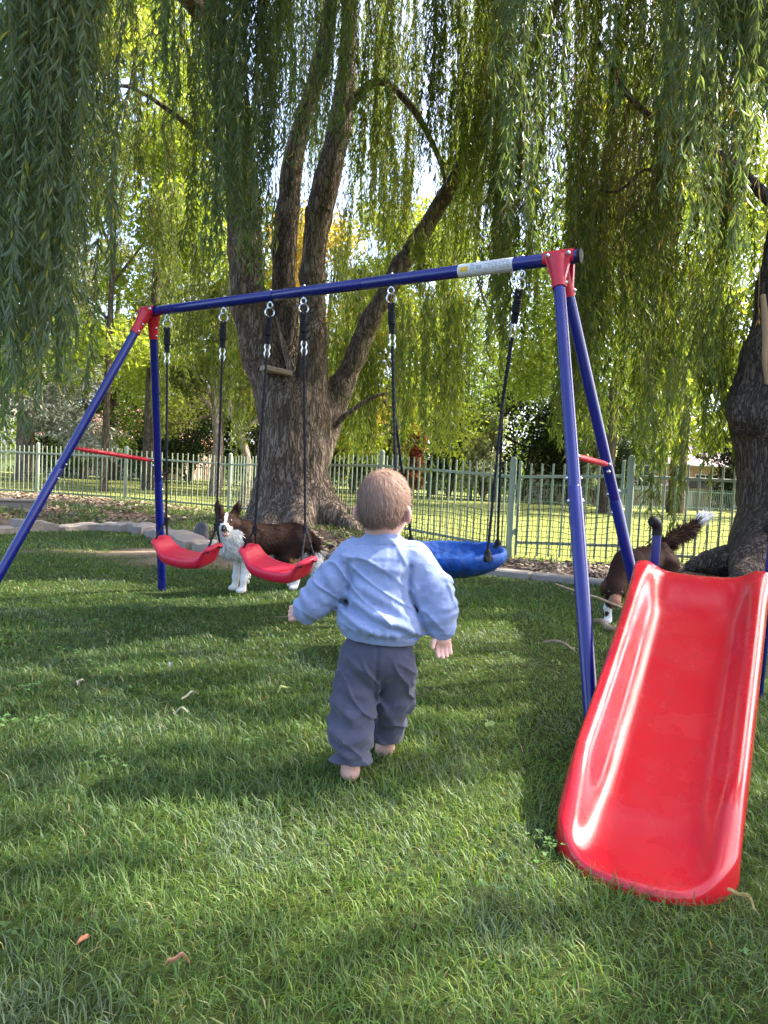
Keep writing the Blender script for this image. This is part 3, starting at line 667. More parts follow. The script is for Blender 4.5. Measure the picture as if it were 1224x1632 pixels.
# legs: upper tube slides into a slightly thicker lower tube; feet have plastic caps
tops = [BL, BL, BR, BR]; seam = [.52, .55, .50, .53]
for i, f in enumerate(FEET):
    f = np.array([f[0], f[1], gz(f[0], f[1]) - .05]); side = -1 if i % 2 == 0 else 1
    t = tops[i] + BN * side * .028 - np.array([0, 0, .02]); d = nrm(f - t); L = np.linalg.norm(f - t)
    s = t + d * L * seam[i]
    leg = MB().add(*tube([t, s], .0232, 22)).build('leg', M['blue'], sw, True)
    MB().add(*tube([s - d * .002, s + d * .003, f], [.0232, .0250, .0250], 22)).build('lower_tube', M['blue'], leg, True)
    MB().add(*tube([f - d * .12, f + d * .01], [.0262, .0262], 16)).build('foot_cap', M['blue'], leg, True)
    for q in (-.035, .05):
        n = nrm(np.cross(d, [0, 1, 0])); bolt(s + d * q + n * .025, n); bolt(s + d * q - n * .025, -n)
    # red bracket arm on this leg
    V, F = tube([t - d * .012, t + d * .015, t + d * .075, t + d * .125], [.040, .034, .0285, .0275], 18)
    br = MB().add(V, F)
    a0 = tops[i] - BU * .062; a1 = tops[i] + BU * .062
    th = np.linspace(math.radians(-35), math.radians(115), 9)            # half shell hugging the beam
    pr = BN * side; up = np.array([0, 0, 1.0])
    for (ra, rb_) in ((RB + .0015, RB + .0055),):
        n1 = []; m_ = 7
        for sgn, rr in ((1, rb_), (-1, ra)):
            g = []
            for u in np.linspace(0, 1, m_):
                c = a0 + (a1 - a0) * u; w = 1 - .35 * (abs(2 * u - 1) ** 2)
                lo = math.radians(-62); hi = math.radians(100)
                for q in np.linspace(lo * w, hi, 9): g.append(c + rr * (math.cos(q) * pr + math.sin(q) * up))
            n1.append(np.array(g))
        G = np.concatenate(n1); ix = (np.arange(m_ - 1)[:, None] * 9 + np.arange(8)[None]).ravel()
        Fo = np.stack([ix, ix + 9, ix + 10, ix + 1], -1); br.add(G, [Fo, Fo[:, ::-1] + 9 * m_])
    c0 = tops[i]                                                           # gusset blending shell into the arm
    gus = [c0 - BU * .052 + pr * (RB + .004) - up * .004, c0 + BU * .052 + pr * (RB + .004) - up * .004, t + d * .085 + BU * .026 + pr * .012, t + d * .085 - BU * .026 + pr * .012]
    back = [g - pr * .02 for g in gus]
    br.add(gus + back, np.array([[0, 1, 2, 3], [7, 6, 5, 4], [0, 4, 5, 1], [1, 5, 6, 2], [2, 6, 7, 3], [3, 7, 4, 0]]))
    bo = br.build('corner_bracket', M['red'], sw, True)
    for sx in (-.042, .042): bolt(c0 + BU * sx + (pr * math.cos(.25) + up * math.sin(.25)) * (RB + .006), pr * math.cos(.25) + up * math.sin(.25), None, 1.25)
    n = nrm(np.cross(d, pr))
    for q in (.062, .108):
        for sg in (-1, 1): bolt(t + d * q + n * sg * .029, n * sg)
# red cross braces
for (i, j, pi, pj) in ((0, 1, (122, 713), (243, 735)), (2, 3, (921, 727), (961, 741))):
    def on_leg(k, pxy):
        f = FEET[k]; t = tops[k]; us = np.linspace(0, 1, 400); yy = np.array([proj(t + (f - t) * u)[1] for u in us]); return t + (f - t) * float(np.interp(pxy[1], yy, us))
    A, B = on_leg(i, pi), on_leg(j, pj); d = nrm(B - A); A, B = A + d * .02, B - d * .02
    MB().add(*tube([A, A + d * .05, A + d * .07, B - d * .07, B - d * .05, B], [.008, .009, .0125, .0125, .009, .008], 12)).build('cross_brace', M['red'], sw, True)
    for q in (A, B): bolt(q + np.array([0, -.024, .0]), (0, -1, 0)); bolt(q + np.array([0, -.02, -.03]), (0, -1, 0))
# sticker on the beam
ta, tb = beam_t(733), beam_t(820); sa, sb = E0 + (E1 - E0) * ta, E0 + (E1 - E0) * tb
def shell(a, b, r, lo, hi, n=14):
    q = np.linspace(math.radians(lo), math.radians(hi), n); g = [c + r * (math.cos(w) * -BN + math.sin(w) * np.array([0, 0, 1.0])) for c in (a, b) for w in q]
    ix = np.arange(n - 1); return np.array(g), np.stack([ix, ix + n, ix + n + 1, ix + 1], -1)
st = MB().add(*shell(sa, sb, RB + .0012, -95, 100)).build('warning_label', M['white'], sw, True)
lp = lambda u: sa + (sb - sa) * u
MB().add(*shell(lp(.05), lp(.20), RB + .0018, -22, 18)).build('yellow_patch', M['yellow'], st, True)
mb = MB()
for (u0, u1, lo, hi) in ((.36, .37, -12, 14), (.44, .45, -12, 14), (.36, .45, 12, 15), (.36, .45, -14, -11), (.385, .395, -6, 6), (.415, .425, -6, 6), (.39, .42, -1.5, 1.5)): mb.add(*shell(lp(u0), lp(u1), RB + .0018, lo, hi, 4))
for r_ in range(6):
    for seg in range(7):
        if random.random() < .8:
            u0 = .5 + seg * .065 + random.uniform(0, .01); mb.add(*shell(lp(u0), lp(u0 + random.uniform(.025, .058)), RB + .0018, 48 - r_ * 15, 51.5 - r_ * 15, 3))
for r_ in range(4): mb.add(*shell(lp(.24), lp(.24 + random.uniform(.06, .10)), RB + .0018, 30 - r_ * 14, 33.5 - r_ * 14, 3))
mb.build('printed_lines', M['greyp'], st, True)
# hooks under the beam
HK = [beam_t(x) for x in (267, 357, 431, 484.5, 624, 832)]
HOOK = []
for t in HK:
    c = E0 + (E1 - E0) * t; bolt(c + np.array([0, 0, RB + .003]), (0, 0, 1), None, .9)
    e = c - np.array([0, 0, RB + .018]); mb = MB(); mb.add(*tube([c - [0, 0, RB - .004], c - [0, 0, RB + .006]], .006, 8)); mb.add(*ring(e, .0165, .0036, BU, [0, 0, 1]))
    mb.build('eye_bolt', M['steel'], sw, True); HOOK.append(e)

# ================================================================== swings hanging from the beam
def rope_path(a, b, n=40, bow=0.0):
    u = np.linspace(0, 1, n)[:, None]; return np.asarray(a) * (1 - u) + np.asarray(b) * u + np.array([0, 0, -bow]) * np.sin(u * math.pi)
def rope(name, pts, r, parent): return MB().add(*tube(pts, r, 9, lobes=3, twist=2 * math.pi / .030, amp=.16)).build(name, M['rope'], parent, True)
def dense(a, b, step=.006): return rope_path(a, b, max(4, int(np.linalg.norm(np.asarray(b) - np.asarray(a)) / step)))
def top_gear(par, e, d):                       # ring, thick doubled rope, whipping knots, carabiner; returns lower end
    side = nrm(np.cross(d, [0, 1, 0.0])); mb = MB().add(*ring(e + d * .036, .023, .0038, BN * .75 + BU * .66, [0, 0, 1]))
    mb.build('ring', M['steel'], par, True)
    p0 = e + d * .055; p1 = p0 + d * .14
    for s_ in (-1, 1): rope('rope_loop', dense(p0 + side * .009 * s_, p1 + side * .006 * s_, .005), .0082, par)
    mb = MB()
    for k in range(6): mb.add(*ring(p0 + d * (.045 + k * .0095), .0135, .0055, side, np.cross(d, side), 12, 6))
    mb.build('whipping', M['rope'], par, True)
    c = p1 + d * .032; th = np.linspace(0, 2 * math.pi, 30, endpoint=False); sd2 = nrm(side * .9 + BN * .4)
    w = .013 * (1 - .28 * np.cos(2 * th) * 0 + .0); prof = [c + d * .042 * math.cos(q) + sd2 * (.0145 - .006 * math.cos(2 * q) * 0 - .0055 * (abs(math.cos(q)) < .3)) * math.sin(q) for q in th]
    MB().add(*tube(np.array(prof), .0034, 6, closed=True)).build('carabiner', M['steel'], par, True)
    return p1 + d * .068
def seat_mesh(Lg=.45, Wd=.165):
    n, m_ = 33, 11; V = []; us = np.linspace(-1, 1, n); vs = np.linspace(-1, 1, m_)
    def zprof(u):
        a = abs(u); return .012 + .058 * (1 / (1 + math.exp(-(a - .70) / .045))) - .022 * (1 - min(1, (a / .72) ** 2)) + (.006 if a > .8 else 0)
    def wprof(u): a = abs(u); return Wd * (1 - .20 * max(0, a - .55) / .45) * math.sqrt(max(.02, 1 - max(0, (a - .86) / .14) ** 2.6))
    for layer in (1, 0):
        for u in us:
            for v in vs:
                w = wprof(u); z = zprof(u); e = abs(v) ** 6
                if layer: zz = z + .010 * (abs(v) > .75) * (abs(u) < .66) - .016 * e
                else: zz = z - .060 + .030 * max(0, abs(u) - .62) / .38 + .012 * e + (.020 * (1 - v * v) if abs(u) > .72 else .0)
                V.append([u * Lg / 2, v * w / 2 * (1.0 if layer else .97), zz])
    V = np.array(V); ix = (np.arange(n - 1)[:, None] * m_ + np.arange(m_ - 1)[None]).ravel(); Ft = np.stack([ix, ix + m_, ix + m_ + 1, ix + 1], -1); N0 = n * m_
    Fb = Ft[:, ::-1] + N0; per = [i * m_ for i in range(n)] + [(n - 1) * m_ + j for j in range(1, m_)] + [i * m_ + m_ - 1 for i in range(n - 2, -1, -1)] + list(range(m_ - 2, 0, -1)); per = np.array(per); p2 = np.roll(per, -1)
    return V, np.concatenate([Ft, Fb, np.stack([per, per + N0, p2 + N0, p2], -1)])
def belt_swing(label, h0, h1, pc, kn0, kn1, yaw, tilt, Lg, group='red seat swings'):
    Y = (h0[1] + h1[1]) / 2; c = px(*pc, Y); t = thing('seat_swing', label, 'swing', c, group)
    ax = nrm(np.array([BU[0] * math.cos(yaw) - BU[1] * math.sin(yaw), BU[0] * math.sin(yaw) + BU[1] * math.cos(yaw), tilt])); R = frame_x(ax); R = R @ np.array(Matrix.Rotation(math.radians(12), 3, 'X'))
    V, F = seat_mesh(Lg); W = lambda p: np.asarray(p) @ R.T + c
    so = link('seat', fast_mesh('seat', W(V), F, True), M['seat'], t)
    md = so.modifiers.new('sub', 'SUBSURF'); md.levels = 1; md.render_levels = 1
    for s_, h, kn in ((-1, h0, kn0), (1, h1, kn1)):
        k = px(*kn, (h[1] + W([s_ * Lg * .43, 0, .05])[1]) / 2); d = nrm(k - h); low = top_gear(t, h, d)
        rope('rope', dense(low - d * .012, k), .0062, t)
        mb = MB()
        for q in range(5): mb.add(*ring(k + d * (q * .0085 - .01), .0105, .0048, nrm(np.cross(d, [0, 1, 0])), nrm(np.cross(d, [1, 0, 0])), 12, 6))
        mb.build('whipping', M['rope'], t, True)
        for v in (-1, 1):
            q = W([s_ * Lg * .435, v * .052, .052]); rope('rope_end', dense(k, q), .0058, t)
            MB().add(*tube([q + [0, 0, .004], q - [0, 0, .012]], .009, 10)).build('grommet', M['black'], t, True)
    return t
belt_swing('red plastic seat swing nearest the back left leg, in front of the flagstones', HOOK[0], HOOK[1], (299, 882), (265, 828), (345, 838), .05, -.02, .46)
belt_swing('red plastic seat swing hanging in front of the brown and white collie', HOOK[2], HOOK[3], (443, 901), (406.5, 842), (486.5, 842), -.06, -.06, .475)
# blue saucer swing
sc_c = px(710, 882, 3.28); sau = thing('saucer_swing', 'round blue fabric saucer swing on black ropes beside the toddler', 'swing', sc_c); Rs = .272
nr, nt_ = 15, 144; V = []; tilt = np.array(Matrix.Rotation(math.radians(-3), 3, 'Y')) @ np.array(Matrix.Rotation(math.radians(3), 3, 'X'))
th = np.linspace(0, 2 * math.pi, nt_, endpoint=False)
prof = [(.00, -.055), (.3, -.053), (.55, -.047), (.75, -.034), (.88, -.014), (.945, .010), (.985, .022), (1.02, .018), (1.035, 0), (1.02, -.022), (.97, -.038), (.86, -.062), (.66, -.082), (.36, -.093), (.0, -.096)]
for i, (rr, z) in enumerate(prof):
    for q in th:
        wr = .0022 * math.sin(q * 14 + i * .8) + .0030 * math.sin(q * 25 - i + 2 * math.sin(q * 3)) + .0032 * math.sin(q * 41 + i * 1.7 + 2 * math.sin(q * 5)); am = (.45 if 5 <= i <= 9 else 1.0) if 3 <= i <= 12 else .2
        k4 = .012 * max(0, math.cos(4 * (q - .6))) ** 6 if 5 <= i <= 9 else 0
        V.append([(rr * Rs + wr * am * .8 * (rr > .1)) * math.cos(q), (rr * Rs + wr * am * .8 * (rr > .1)) * math.sin(q), z + wr * am * (.9 if i > 2 else .4) + k4])
V = np.array(V) @ tilt.T + sc_c; i_ = np.arange(len(prof) - 1)[:, None]; j_ = np.arange(nt_)[None]; F = np.stack([i_ * nt_ + j_, (i_ + 1) * nt_ + j_, (i_ + 1) * nt_ + (j_ + 1) % nt_, i_ * nt_ + (j_ + 1) % nt_], -1).reshape(-1, 4)[:, ::-1]
link('seat', fast_mesh('seat', V, F, True), M['bluecloth'], sau)
def rim(q): return np.array([Rs * 1.0 * math.cos(q), Rs * 1.0 * math.sin(q), .02]) @ tilt.T + sc_c
for h, forkpx, quads in ((HOOK[4], (628, 655), (2.15, 3.75)), (HOOK[5], (801, 640), (-.93, .35))):
    fk = px(*forkpx, h[1] + (sc_c[1] - h[1]) * .45); d = nrm(fk - h); low = top_gear(sau, h, d)
    sd_ = nrm(np.cross(d, [0, 1, 0]))
    rope('rope', dense(low - d * .012, fk), .0078, sau)
    for q in quads:
        e = rim(q); rope('rope_end', dense(fk, e), .0062, sau)
        dd = nrm(e - fk); mb = MB().add(*tube([e - dd * .035, e - dd * .02, e + dd * .02], [.008, .015, .017], 12)); mb.add(*bevel_box(e - [0, 0, .008], [.05, .03, .026], .006, frame_x([-math.sin(q), math.cos(q), 0])))
        mb.build('rope_clamp', M['black'], sau, True)

# ================================================================== slide
sl_c = np.array([.0, .0]);
def slide():
    B = np.array([.558, 1.408]); Ls = 1.265; d = np.array([math.sin(.479), math.cos(.479)]); T = B + d * Ls; n = np.array([d[1], -d[0]])    # n points right
    t = thing('playground_slide', 'glossy red plastic slide with curved lip resting on the grass', 'slide', (*B, 0))
    ns = 46; ss = np.linspace(0, 1, ns)
    def zc(s):
        x = s * Ls; fl = .20
        if x < fl: return .024 + .055 * (x / fl) ** 2
        return .079 + (x - fl) * .371 - .022 * math.sin((x - fl) / (Ls - fl) * math.pi) * (1 - .3 * (x - fl))
    # section: (offset across, height, outward) -> rim to rim
    sec = []
    fw_ = .150; rimw = .035
    ang = np.linspace(0, math.pi / 2, 6)
    half = [(.0, .0), (.055, .0), (.100, .002), (.124, .009), (.142, .022), (.156, .040), (.167, .057), (.177, .070), (.188, .077), (.201, .079), (.211, .075), (.218, .064), (.221, .046), (.222, .026), (.222, .012)]
    full = [(-a, h) for a, h in half[::-1][:-1]] + half; ms = len(full)
    V = np.zeros((ns, ms, 3))
    for i, s in enumerate(ss):
        for j, (a, h) in enumerate(full):
            wd = 1.0 - .10 * (1 - s) * 0 - .02 * s; a2 = a * (.855 + .13 * s); tn = min(1, abs(a) / .222); x0_ = .19 * (1 - (1 - .97 * tn ** 2.2) ** (1 / 2.2)); x = x0_ + (Ls - x0_) * s
            e = max(0, 1 - (x - x0_ * .72) / .20)                                  # bottom: walls sink, corners round off
            hh = h * (1 - .80 * e ** 1.2); 
            bow = -.012 * e
            et = max(0, 1 - (Ls - x) / .19); et = et * et * (3 - 2 * et); z = zc(x / Ls) + max(hh, 0) + et * max(0, .052 - hh * .66) * (1 - .22 * math.cos(a / .2 * 1.5))
            p = B + d * (x + bow) + n * (a2 - .012 * (1 - s)) * (1 - .02 * e)
            V[i, j] = [p[0], p[1], max(z, .012)]
    # roll the bottom edge under, and the top edge over the platform
    low1 = V[0] + np.array([-d[0] * .010, -d[1] * .010, -.008]); low2 = V[0] + np.array([-d[0] * .011, -d[1] * .011, 0]); low2[:, 2] = -.01
    top1 = V[-1] + np.array([d[0] * .03, d[1] * .03, .004]); top2 = V[-1] + np.array([d[0] * .055, d[1] * .055, -.012]); top3 = V[-1] + np.array([d[0] * .06, d[1] * .06, -.05])
    G = np.concatenate([low2[None], low1[None], V, top1[None], top2[None], top3[None]]); a, b = G.shape[:2]
    ix = (np.arange(a - 1)[:, None] * b + np.arange(b - 1)[None]).ravel(); F = np.stack([ix, ix + 1, ix + b + 1, ix + b], -1)
    o = link('chute', fast_mesh('chute', G.reshape(-1, 3), F[:, ::-1], True), M['slide'], t)
    md = o.modifiers.new('thick', 'SOLIDIFY'); md.thickness = .005; md.offset = -1
    md = o.modifiers.new('sub', 'SUBSURF'); md.levels = 1; md.render_levels = 2
    ztop = zc(1.0)
    # platform, ladder frame with handles, treads
    c = T + d * .17; R = frame_x([n[0], n[1], 0])
    MB().add(*bevel_box([*c, ztop - .02], [.40, .22, .035], .012, R)).build('platform', M['slide'], t)
    for sgn, nm in ((-1, 'left'), (1, 'right')):
        q = (px(1045, 880, 2.66) if sgn < 0 else px(1229, 890, 2.56))[:2]; zz = px(1045, 838, 2.66)[2]
        foot = q + d * .36; pts = [[*foot, -.03], [*(q + d * .05), ztop - .06], [*q, ztop + .04], [*q, zz - .015]]
        MB().add(*tube(catmull(pts, 26), .0165, 14)).build('ladder_rail', M['blue'], t, True)
        e = np.array([*q, zz]); cc = catmull([e - [0, 0, .035], e - [0, 0, .005], e + [*(-n * .008 - d * .012), .014], e + [*(-n * .018 - d * .035), .016]], 14)
        MB().add(*tube(cc, [.0185] * 4 + [.0195] * 6 + [.021, .021, .019, .013], 14)).build('handle_grip', M['black'], t, True)
    for zt in (.13, .29, .45):
        f = (ztop - zt) / ztop; q = T + d * (.16 + .36 * f); MB().add(*bevel_box([*(q + n * .05), zt], [.36, .08, .025], .008, R)).build('tread', M['red'], t)
    q = B + d * .62; 
    for sgn in (-1, 1): MB().add(*tube([[*(B + d * .80 + n * sgn * .12), .20], [*(B + d * .86 + n * sgn * .13), -.03]], .014, 12)).build('support_leg', M['blue'], t, True)
    return t
slide()

# ================================================================== small loose things
def leaf_thing(label, p, L, W, yaw, col_, seed, name='fallen_leaf', cat='leaf'):
    u = np.linspace(0, 1, 9); w = W * np.sin(np.pi * u ** .8) ** .8 / 2; cz = .012 * np.sin(u * 3.14) + .004 * np.sin(u * 9 + seed)
    V = np.concatenate([np.stack([u * L - L / 2, w, cz + .006], -1), np.stack([u * L - L / 2, 0 * u, cz], -1), np.stack([u * L - L / 2, -w, cz + .006], -1)])
    i = np.arange(8); F = np.concatenate([np.stack([i, i + 9, i + 10, i + 1], -1), np.stack([i + 9, i + 18, i + 19, i + 10], -1)])
    m = mat('dry_leaf_%d' % seed, col_, .7, .3, noise=(90, .5, None), trans=.2); o = link(name, fast_mesh(name, V, F, True), m)
    o.location = tuple(p); o.rotation_euler = (random.uniform(-.5, .5), random.uniform(-.35, .35), yaw); return tag(o, label, cat, 'fallen leaves on the lawn')
for k, (x, y, L, W, yaw, c, lab) in enumerate(((127, 1506, .030, .009, 1.3, (.50, .22, .12), 'upright orange brown leaf in the grass at lower left'), (283, 1541, .036, .010, .35, (.52, .27, .17), 'orange brown leaf lying flat near the bottom left of the lawn'),
        (303, 1112, .075, .010, .95, (.62, .55, .42), 'thin pale dry willow leaf standing in shade left of the toddler'), (289, 1137, .05, .011, .1, (.60, .58, .48), 'pale dry leaf lying below the thin standing one'), (452, 1101, .05, .014, .3, (.50, .55, .18), 'yellow green leaf on the grass left of the toddler\'s legs'),
        (272, 1062, .035, .012, 1.5, (.66, .62, .55), 'small whitish leaf in the sunny patch on the left lawn'), (130, 1090, .04, .010, 1.4, (.6, .52, .42), 'small tan leaf far left in the shaded grass'), (782, 1160, .055, .026, .7, (.22, .32, .10), 'broad green leaf on the grass right of the toddler\'s feet'), (1180, 1437, .055, .014, -.6, (.55, .45, .20), 'straw coloured leaf beside the lower lip of the slide'))):
    g = gnd(x, y, .05); leaf_thing(lab, g, L, W, yaw, c, k)
def stick_thing(name, label, pts, rad, m=M['stick']):
    P = catmull(pts, 30); r = np.interp(np.linspace(0, 1, 30), np.linspace(0, 1, len(rad)), rad) * (1 + .12 * fbm(P * 40, 2)); c = P.mean(0)
    mb = MB().add(*tube(P - c, r, 9)); s = P[18]; mb.add(*tube([s - c, s - c + [.02, -.01, .025]], [r[18] * .6, r[18] * .3], 6)); o = mb.build(name, m, None, True); o.location = tuple(c); return tag(o, label, 'stick')
stick_thing('fallen_branch', 'knobbly brown branch on the grass under the spotted paw', [gnd(949, 990, .03), gnd(960, 990, .05), gnd(967, 999, .03), gnd(981, 1003, .035), gnd(1012, 1010, .03)], [.014, .017, .018, .016, .012])
stick_thing('dry_stick', 'pale dry stick lying flat in the grass left of the slide', [gnd(866, 1024, .03), gnd(885, 1022, .05), gnd(900, 1026, .05), gnd(912, 1035, .03)], [.006, .009, .008, .005])
# ================================================================== toddler seen from behind
TD = 1.93
def W(x, y, dy=0.0): return px(x, y, TD + dy)
def strips(P, D, Nn, L, Wd, C, curl=.3, r=RNG):
    """thin tapered hair strips: base points P, directions D, normals Nn"""
    n = len(P); side = nrm(np.cross(D, Nn)) * (Wd / 2)[:, None]; L = L[:, None]
    mid = P + D * L * .55 + Nn * L * .06; tip = P + D * L - Nn * L * curl * .25
    V = np.stack([P - side, P + side, mid + side * .8, mid - side * .8, tip], 1).reshape(-1, 3); b = np.arange(n)[:, None] * 5
    return V, [b + np.array([[0, 1, 2, 3]]), b + np.array([[3, 2, 4]])], np.repeat(C, 5, 0)
def toddler():
    foot = gnd(560, 1245)
    t = thing('person', 'toddler in blue sweatshirt and slate trousers walking barefoot away across the lawn', 'person', (*W(590, 1240)[:2], 0))
    hc = W(611, 800, .0); R = np.array(Matrix.Rotation(math.radians(-14), 3, 'Z'))
    fwd = R @ np.array([0, 1, 0]); rgt = R @ np.array([1, 0, 0]); up = np.array([0, 0, 1.0])
    H = lambda a, b, c: hc + rgt * a + fwd * b + up * c
    def body(P):
        d = sd_ell(P, H(0, .005, .004), (.0685, .084, .079), R)
        d = smin(d, sd_ell(P, H(0, .030, -.050), (.056, .055, .052), R), .03)
        d = smin(d, sd_ell(P, H(0, -.030, -.035), (.0445, .047, .047), R), .03)
        for s in (-1, 1):
            d = smin(d, sd_ell(P, H(s * .034, .066, -.042), (.024, .02, .024), R), .02)        # cheeks
            d = smin(d, np.maximum(sd_ell(P, H(s * .0715, -.002, -.032), (.0075, .019, .025), R @ np.array(Matrix.Rotation(s * .5, 3, 'Z'))), -sd_ell(P, H(s * .086, .010, -.032), (.010, .009, .014), R)), .008)   # ears
            d = np.maximum(d, -sd_ell(P, H(s * .028, .098, -.012), (.013, .010, .008), R))
        d = smin(d, sd_ell(P, H(0, .094, -.030), (.009, .012, .010), R), .008)                   # nose
        d = smin(d, sd_ell(P, H(0, .084, -.056), (.018, .010, .007), R), .006)                   # lips
        d = smin(d, sd_cone(P, W(609, 838, .0), W(607, 885, .0), .040, .047), .025)
        d = smin(d, sd_ell(P, W(608, 930), (.085, .062, .10)), .03); d = smin(d, sd_ell(P, W(604, 1000), (.075, .058, .075)), .03)
        d = smin(d, chain(P, [W(570, 890), W(530, 928), W(497, 968, .01), W(480, 976, .02)], [.026, .026, .022, .018]), .03)
        d = smin(d, chain(P, [W(656, 893), W(690, 940, -.005), W(704, 985, -.02), W(706, 1004, -.025)], [.026, .026, .022, .018]), .03)
        d = smin(d, chain(P, [W(574, 1050), W(562, 1130, -.01), W(558, 1205, -.05), W(558, 1226, -.05)], [.038, .030, .025, .023]), .03)
        d = smin(d, chain(P, [W(630, 1050), W(626, 1130, .07), W(614, 1192, .13), W(612, 1206, .135)], [.038, .028, .023, .022]), .03)
        for (x, y, dy, k) in ((558, 1240, -.05, 0), (611, 1212, .13, 1)):                       # feet with toes, heel towards us
            h = W(x, y, dy); h[2] = max(h[2], .020)
            d = smin(d, sd_ell(P, h, (.0215, .026, .022)), .012)
            b = h + np.array([.004, .075, -.004]); d = smin(d, sd_cone(P, h, b, .020, .018), .015); d = smin(d, sd_ell(P, b, (.027, .026, .014)), .012)
            for q in range(5): d = smin(d, sd_cone(P, b + [-.019 + q * .0095, .018, .0], b + [-.02 + q * .010, .036 - abs(q - 1 - 2 * (k == 0)) * .003, -.003], .0065, .006), .004)
        return d
    V, F = surfnet(body, W(466, 1262) - [0, .16, .05], W(730, 740) + [0, .30, .03], .0055)
    parts_V, parts_F = [V], [F]; off = len(V)
    def hand(base, dirv, side, palmn, sgn, curl, spread=1.0):
        dirv, palmn = nrm(dirv), nrm(palmn); side = nrm(side - dirv * (np.dot(side, dirv))); palmn = np.cross(dirv, side) * (1 if np.dot(np.cross(dirv, side), palmn) > 0 else -1)
        pc = base + dirv * .022
        Lf = [.030, .034, .031, .024]
        def f(P):
            Rm = np.stack([side, dirv, palmn], 1)
            d = sd_ell(P, pc, (.0215, .026, .0115), Rm); d = smin(d, sd_cone(P, base - dirv * .03, pc, .0165, .015), .012)
            for q in range(4):
                a = pc + dirv * .017 + side * (q - 1.5) * .0105 * spread; l = Lf[q]
                k1 = a + nrm(dirv + palmn * curl * .45 + side * (q - 1.5) * .06) * l * .42; k2 = k1 + nrm(dirv + palmn * curl * 1.1) * l * .34; k3 = k2 + nrm(dirv * .8 + palmn * curl * 1.9) * l * .28
                d = smin(d, chain(P, [a - dirv * .006, k1, k2, k3], [.0062, .0058, .0054, .0048], .003), .0035)
            a = pc - dirv * .008 + side * sgn * .016; k1 = a + nrm(side * sgn * .8 + dirv * .55 + palmn * .5) * .020; k2 = k1 + nrm(side * sgn * .25 + dirv * .9 + palmn * .55) * .017
            return smin(d, chain(P, [a, k1, k2], [.0085, .0068, .0056], .004), .006)
        return surfnet(f, pc - .075, pc + .075, .0024)
    # right hand hangs palm back with curled fingers; left hand points out and pinches a straw
    for hv in (hand(W(706, 1006, -.025), np.array([.06, .02, -1.0]), np.array([1.0, .25, 0]), np.array([.1, -1, 0]), -1, .55, 1.1),
               hand(W(491, 975, .02), np.array([-1.0, .25, -.18]), np.array([0, .25, 1.0]), np.array([0, 1, -.2]), 1, .9)):
        parts_V.append(hv[0]); parts_F.append(hv[1] + off); off += len(hv[0])
    link('body', fast_mesh('body', np.concatenate(parts_V), np.concatenate(parts_F), True), M['skin'], t)
    M['eye'] = mat('eye', (.7, .7, .7), .1, .5, noise=(3, .1, None)); M['iris'] = mat('iris', (.05, .09, .16), .1, .5, noise=(90, .3, None))
    for s in (-1, 1):
        e = MB().add(*ball(H(s * .028, .0815, -.012), .0098, 12, 8)).build('eye', M['eye'], t, True); MB().add(*ball(H(s * .028, .0885, -.012), .0046, 10, 6)).build('iris', M['iris'], e, True)
    # ---- hair
    def hairf(P):
        d = sd_ell(P, H(0, .002, .006), (.0702, .0855, .0812), R); d = smin(d, sd_ell(P, H(0, -.030, -.034), (.0465, .0495, .0495), R), .03)
        q = (P - np.asarray(hc, np.float32)) @ R.astype(np.float32)
        line = np.where(q[..., 1] > .012, .004 + (q[..., 1] - .01) * .85, -.060 + np.clip((q[..., 1] + .045) / .05, 0, 1) ** 1.5 * .056) + .005 * np.sin(q[..., 0] * 70)
        return np.maximum(d, (line - q[..., 2]) * .8)
    V, F = surfnet(hairf, hc - .11, hc + .12, .004); V = smooth_mesh(V, F, 1)
    N_ = vnormals(V, F); cr = H(-.012, -.012, .088)
    q = (V - hc) @ R; base = np.array([.29, .19, .145]) * (1 + .42 * np.clip((q[:, 2:3] + .01) / .09, -1, 1))
    ho = link('hair', fast_mesh('hair', V, F, True, base), M['hair'], t)
    idx = RNG.integers(0, len(V), 9000); P0 = V[idx] + N_[idx] * .0005 + RNG.normal(0, .0015, (9000, 3)); D = V[idx] - cr; D = D - N_[idx] * np.sum(D * N_[idx], -1, keepdims=True)
    sw_ = np.cross(N_[idx], nrm(D)); clump = fbm(P0 * 38, 2)[:, None]; D = nrm(nrm(D) + sw_ * (.35 + .55 * clump) + RNG.normal(0, .20, (9000, 3)) + N_[idx] * (.08 + .25 * (RNG.random((9000, 1)) < .06)))
    C = base[idx] * (.78 + .44 * RNG.random((9000, 1))) * (1 + .15 * clump)
    Vs, Fs, Cs = strips(P0, D, N_[idx], RNG.uniform(.012, .026, 9000), RNG.uniform(.0006, .0012, 9000), C, .5)
    lowv = np.nonzero((q[:, 2] < -.030) & (q[:, 1] < .01))[0]; li = RNG.choice(lowv, 1600); P1 = V[li] + RNG.normal(0, .0015, (1600, 3)); D1 = nrm(np.array([0, 0, -1.0]) + N_[li] * .10 + RNG.normal(0, .22, (1600, 3)) - rgt * (q[li, :1] * 3))
    V1, F1, C1 = strips(P1, D1, N_[li], RNG.uniform(.010, .022, 1600), RNG.uniform(.0006, .0011, 1600), base[li] * (.75 + .4 * RNG.random((1600, 1))), .9)
    Fs = [np.concatenate([Fs[0], F1[0] + len(Vs)]), np.concatenate([Fs[1], F1[1] + len(Vs)])]; Vs = np.concatenate([Vs, V1]); Cs = np.concatenate([Cs, C1])
    link('hair_strands', fast_mesh('hair_strands', Vs, Fs, True, Cs), M['hair'], ho)
    # ---- sweatshirt
    def xz(P): return np.stack([P[..., 0], np.zeros_like(P[..., 0]), P[..., 2]], -1)
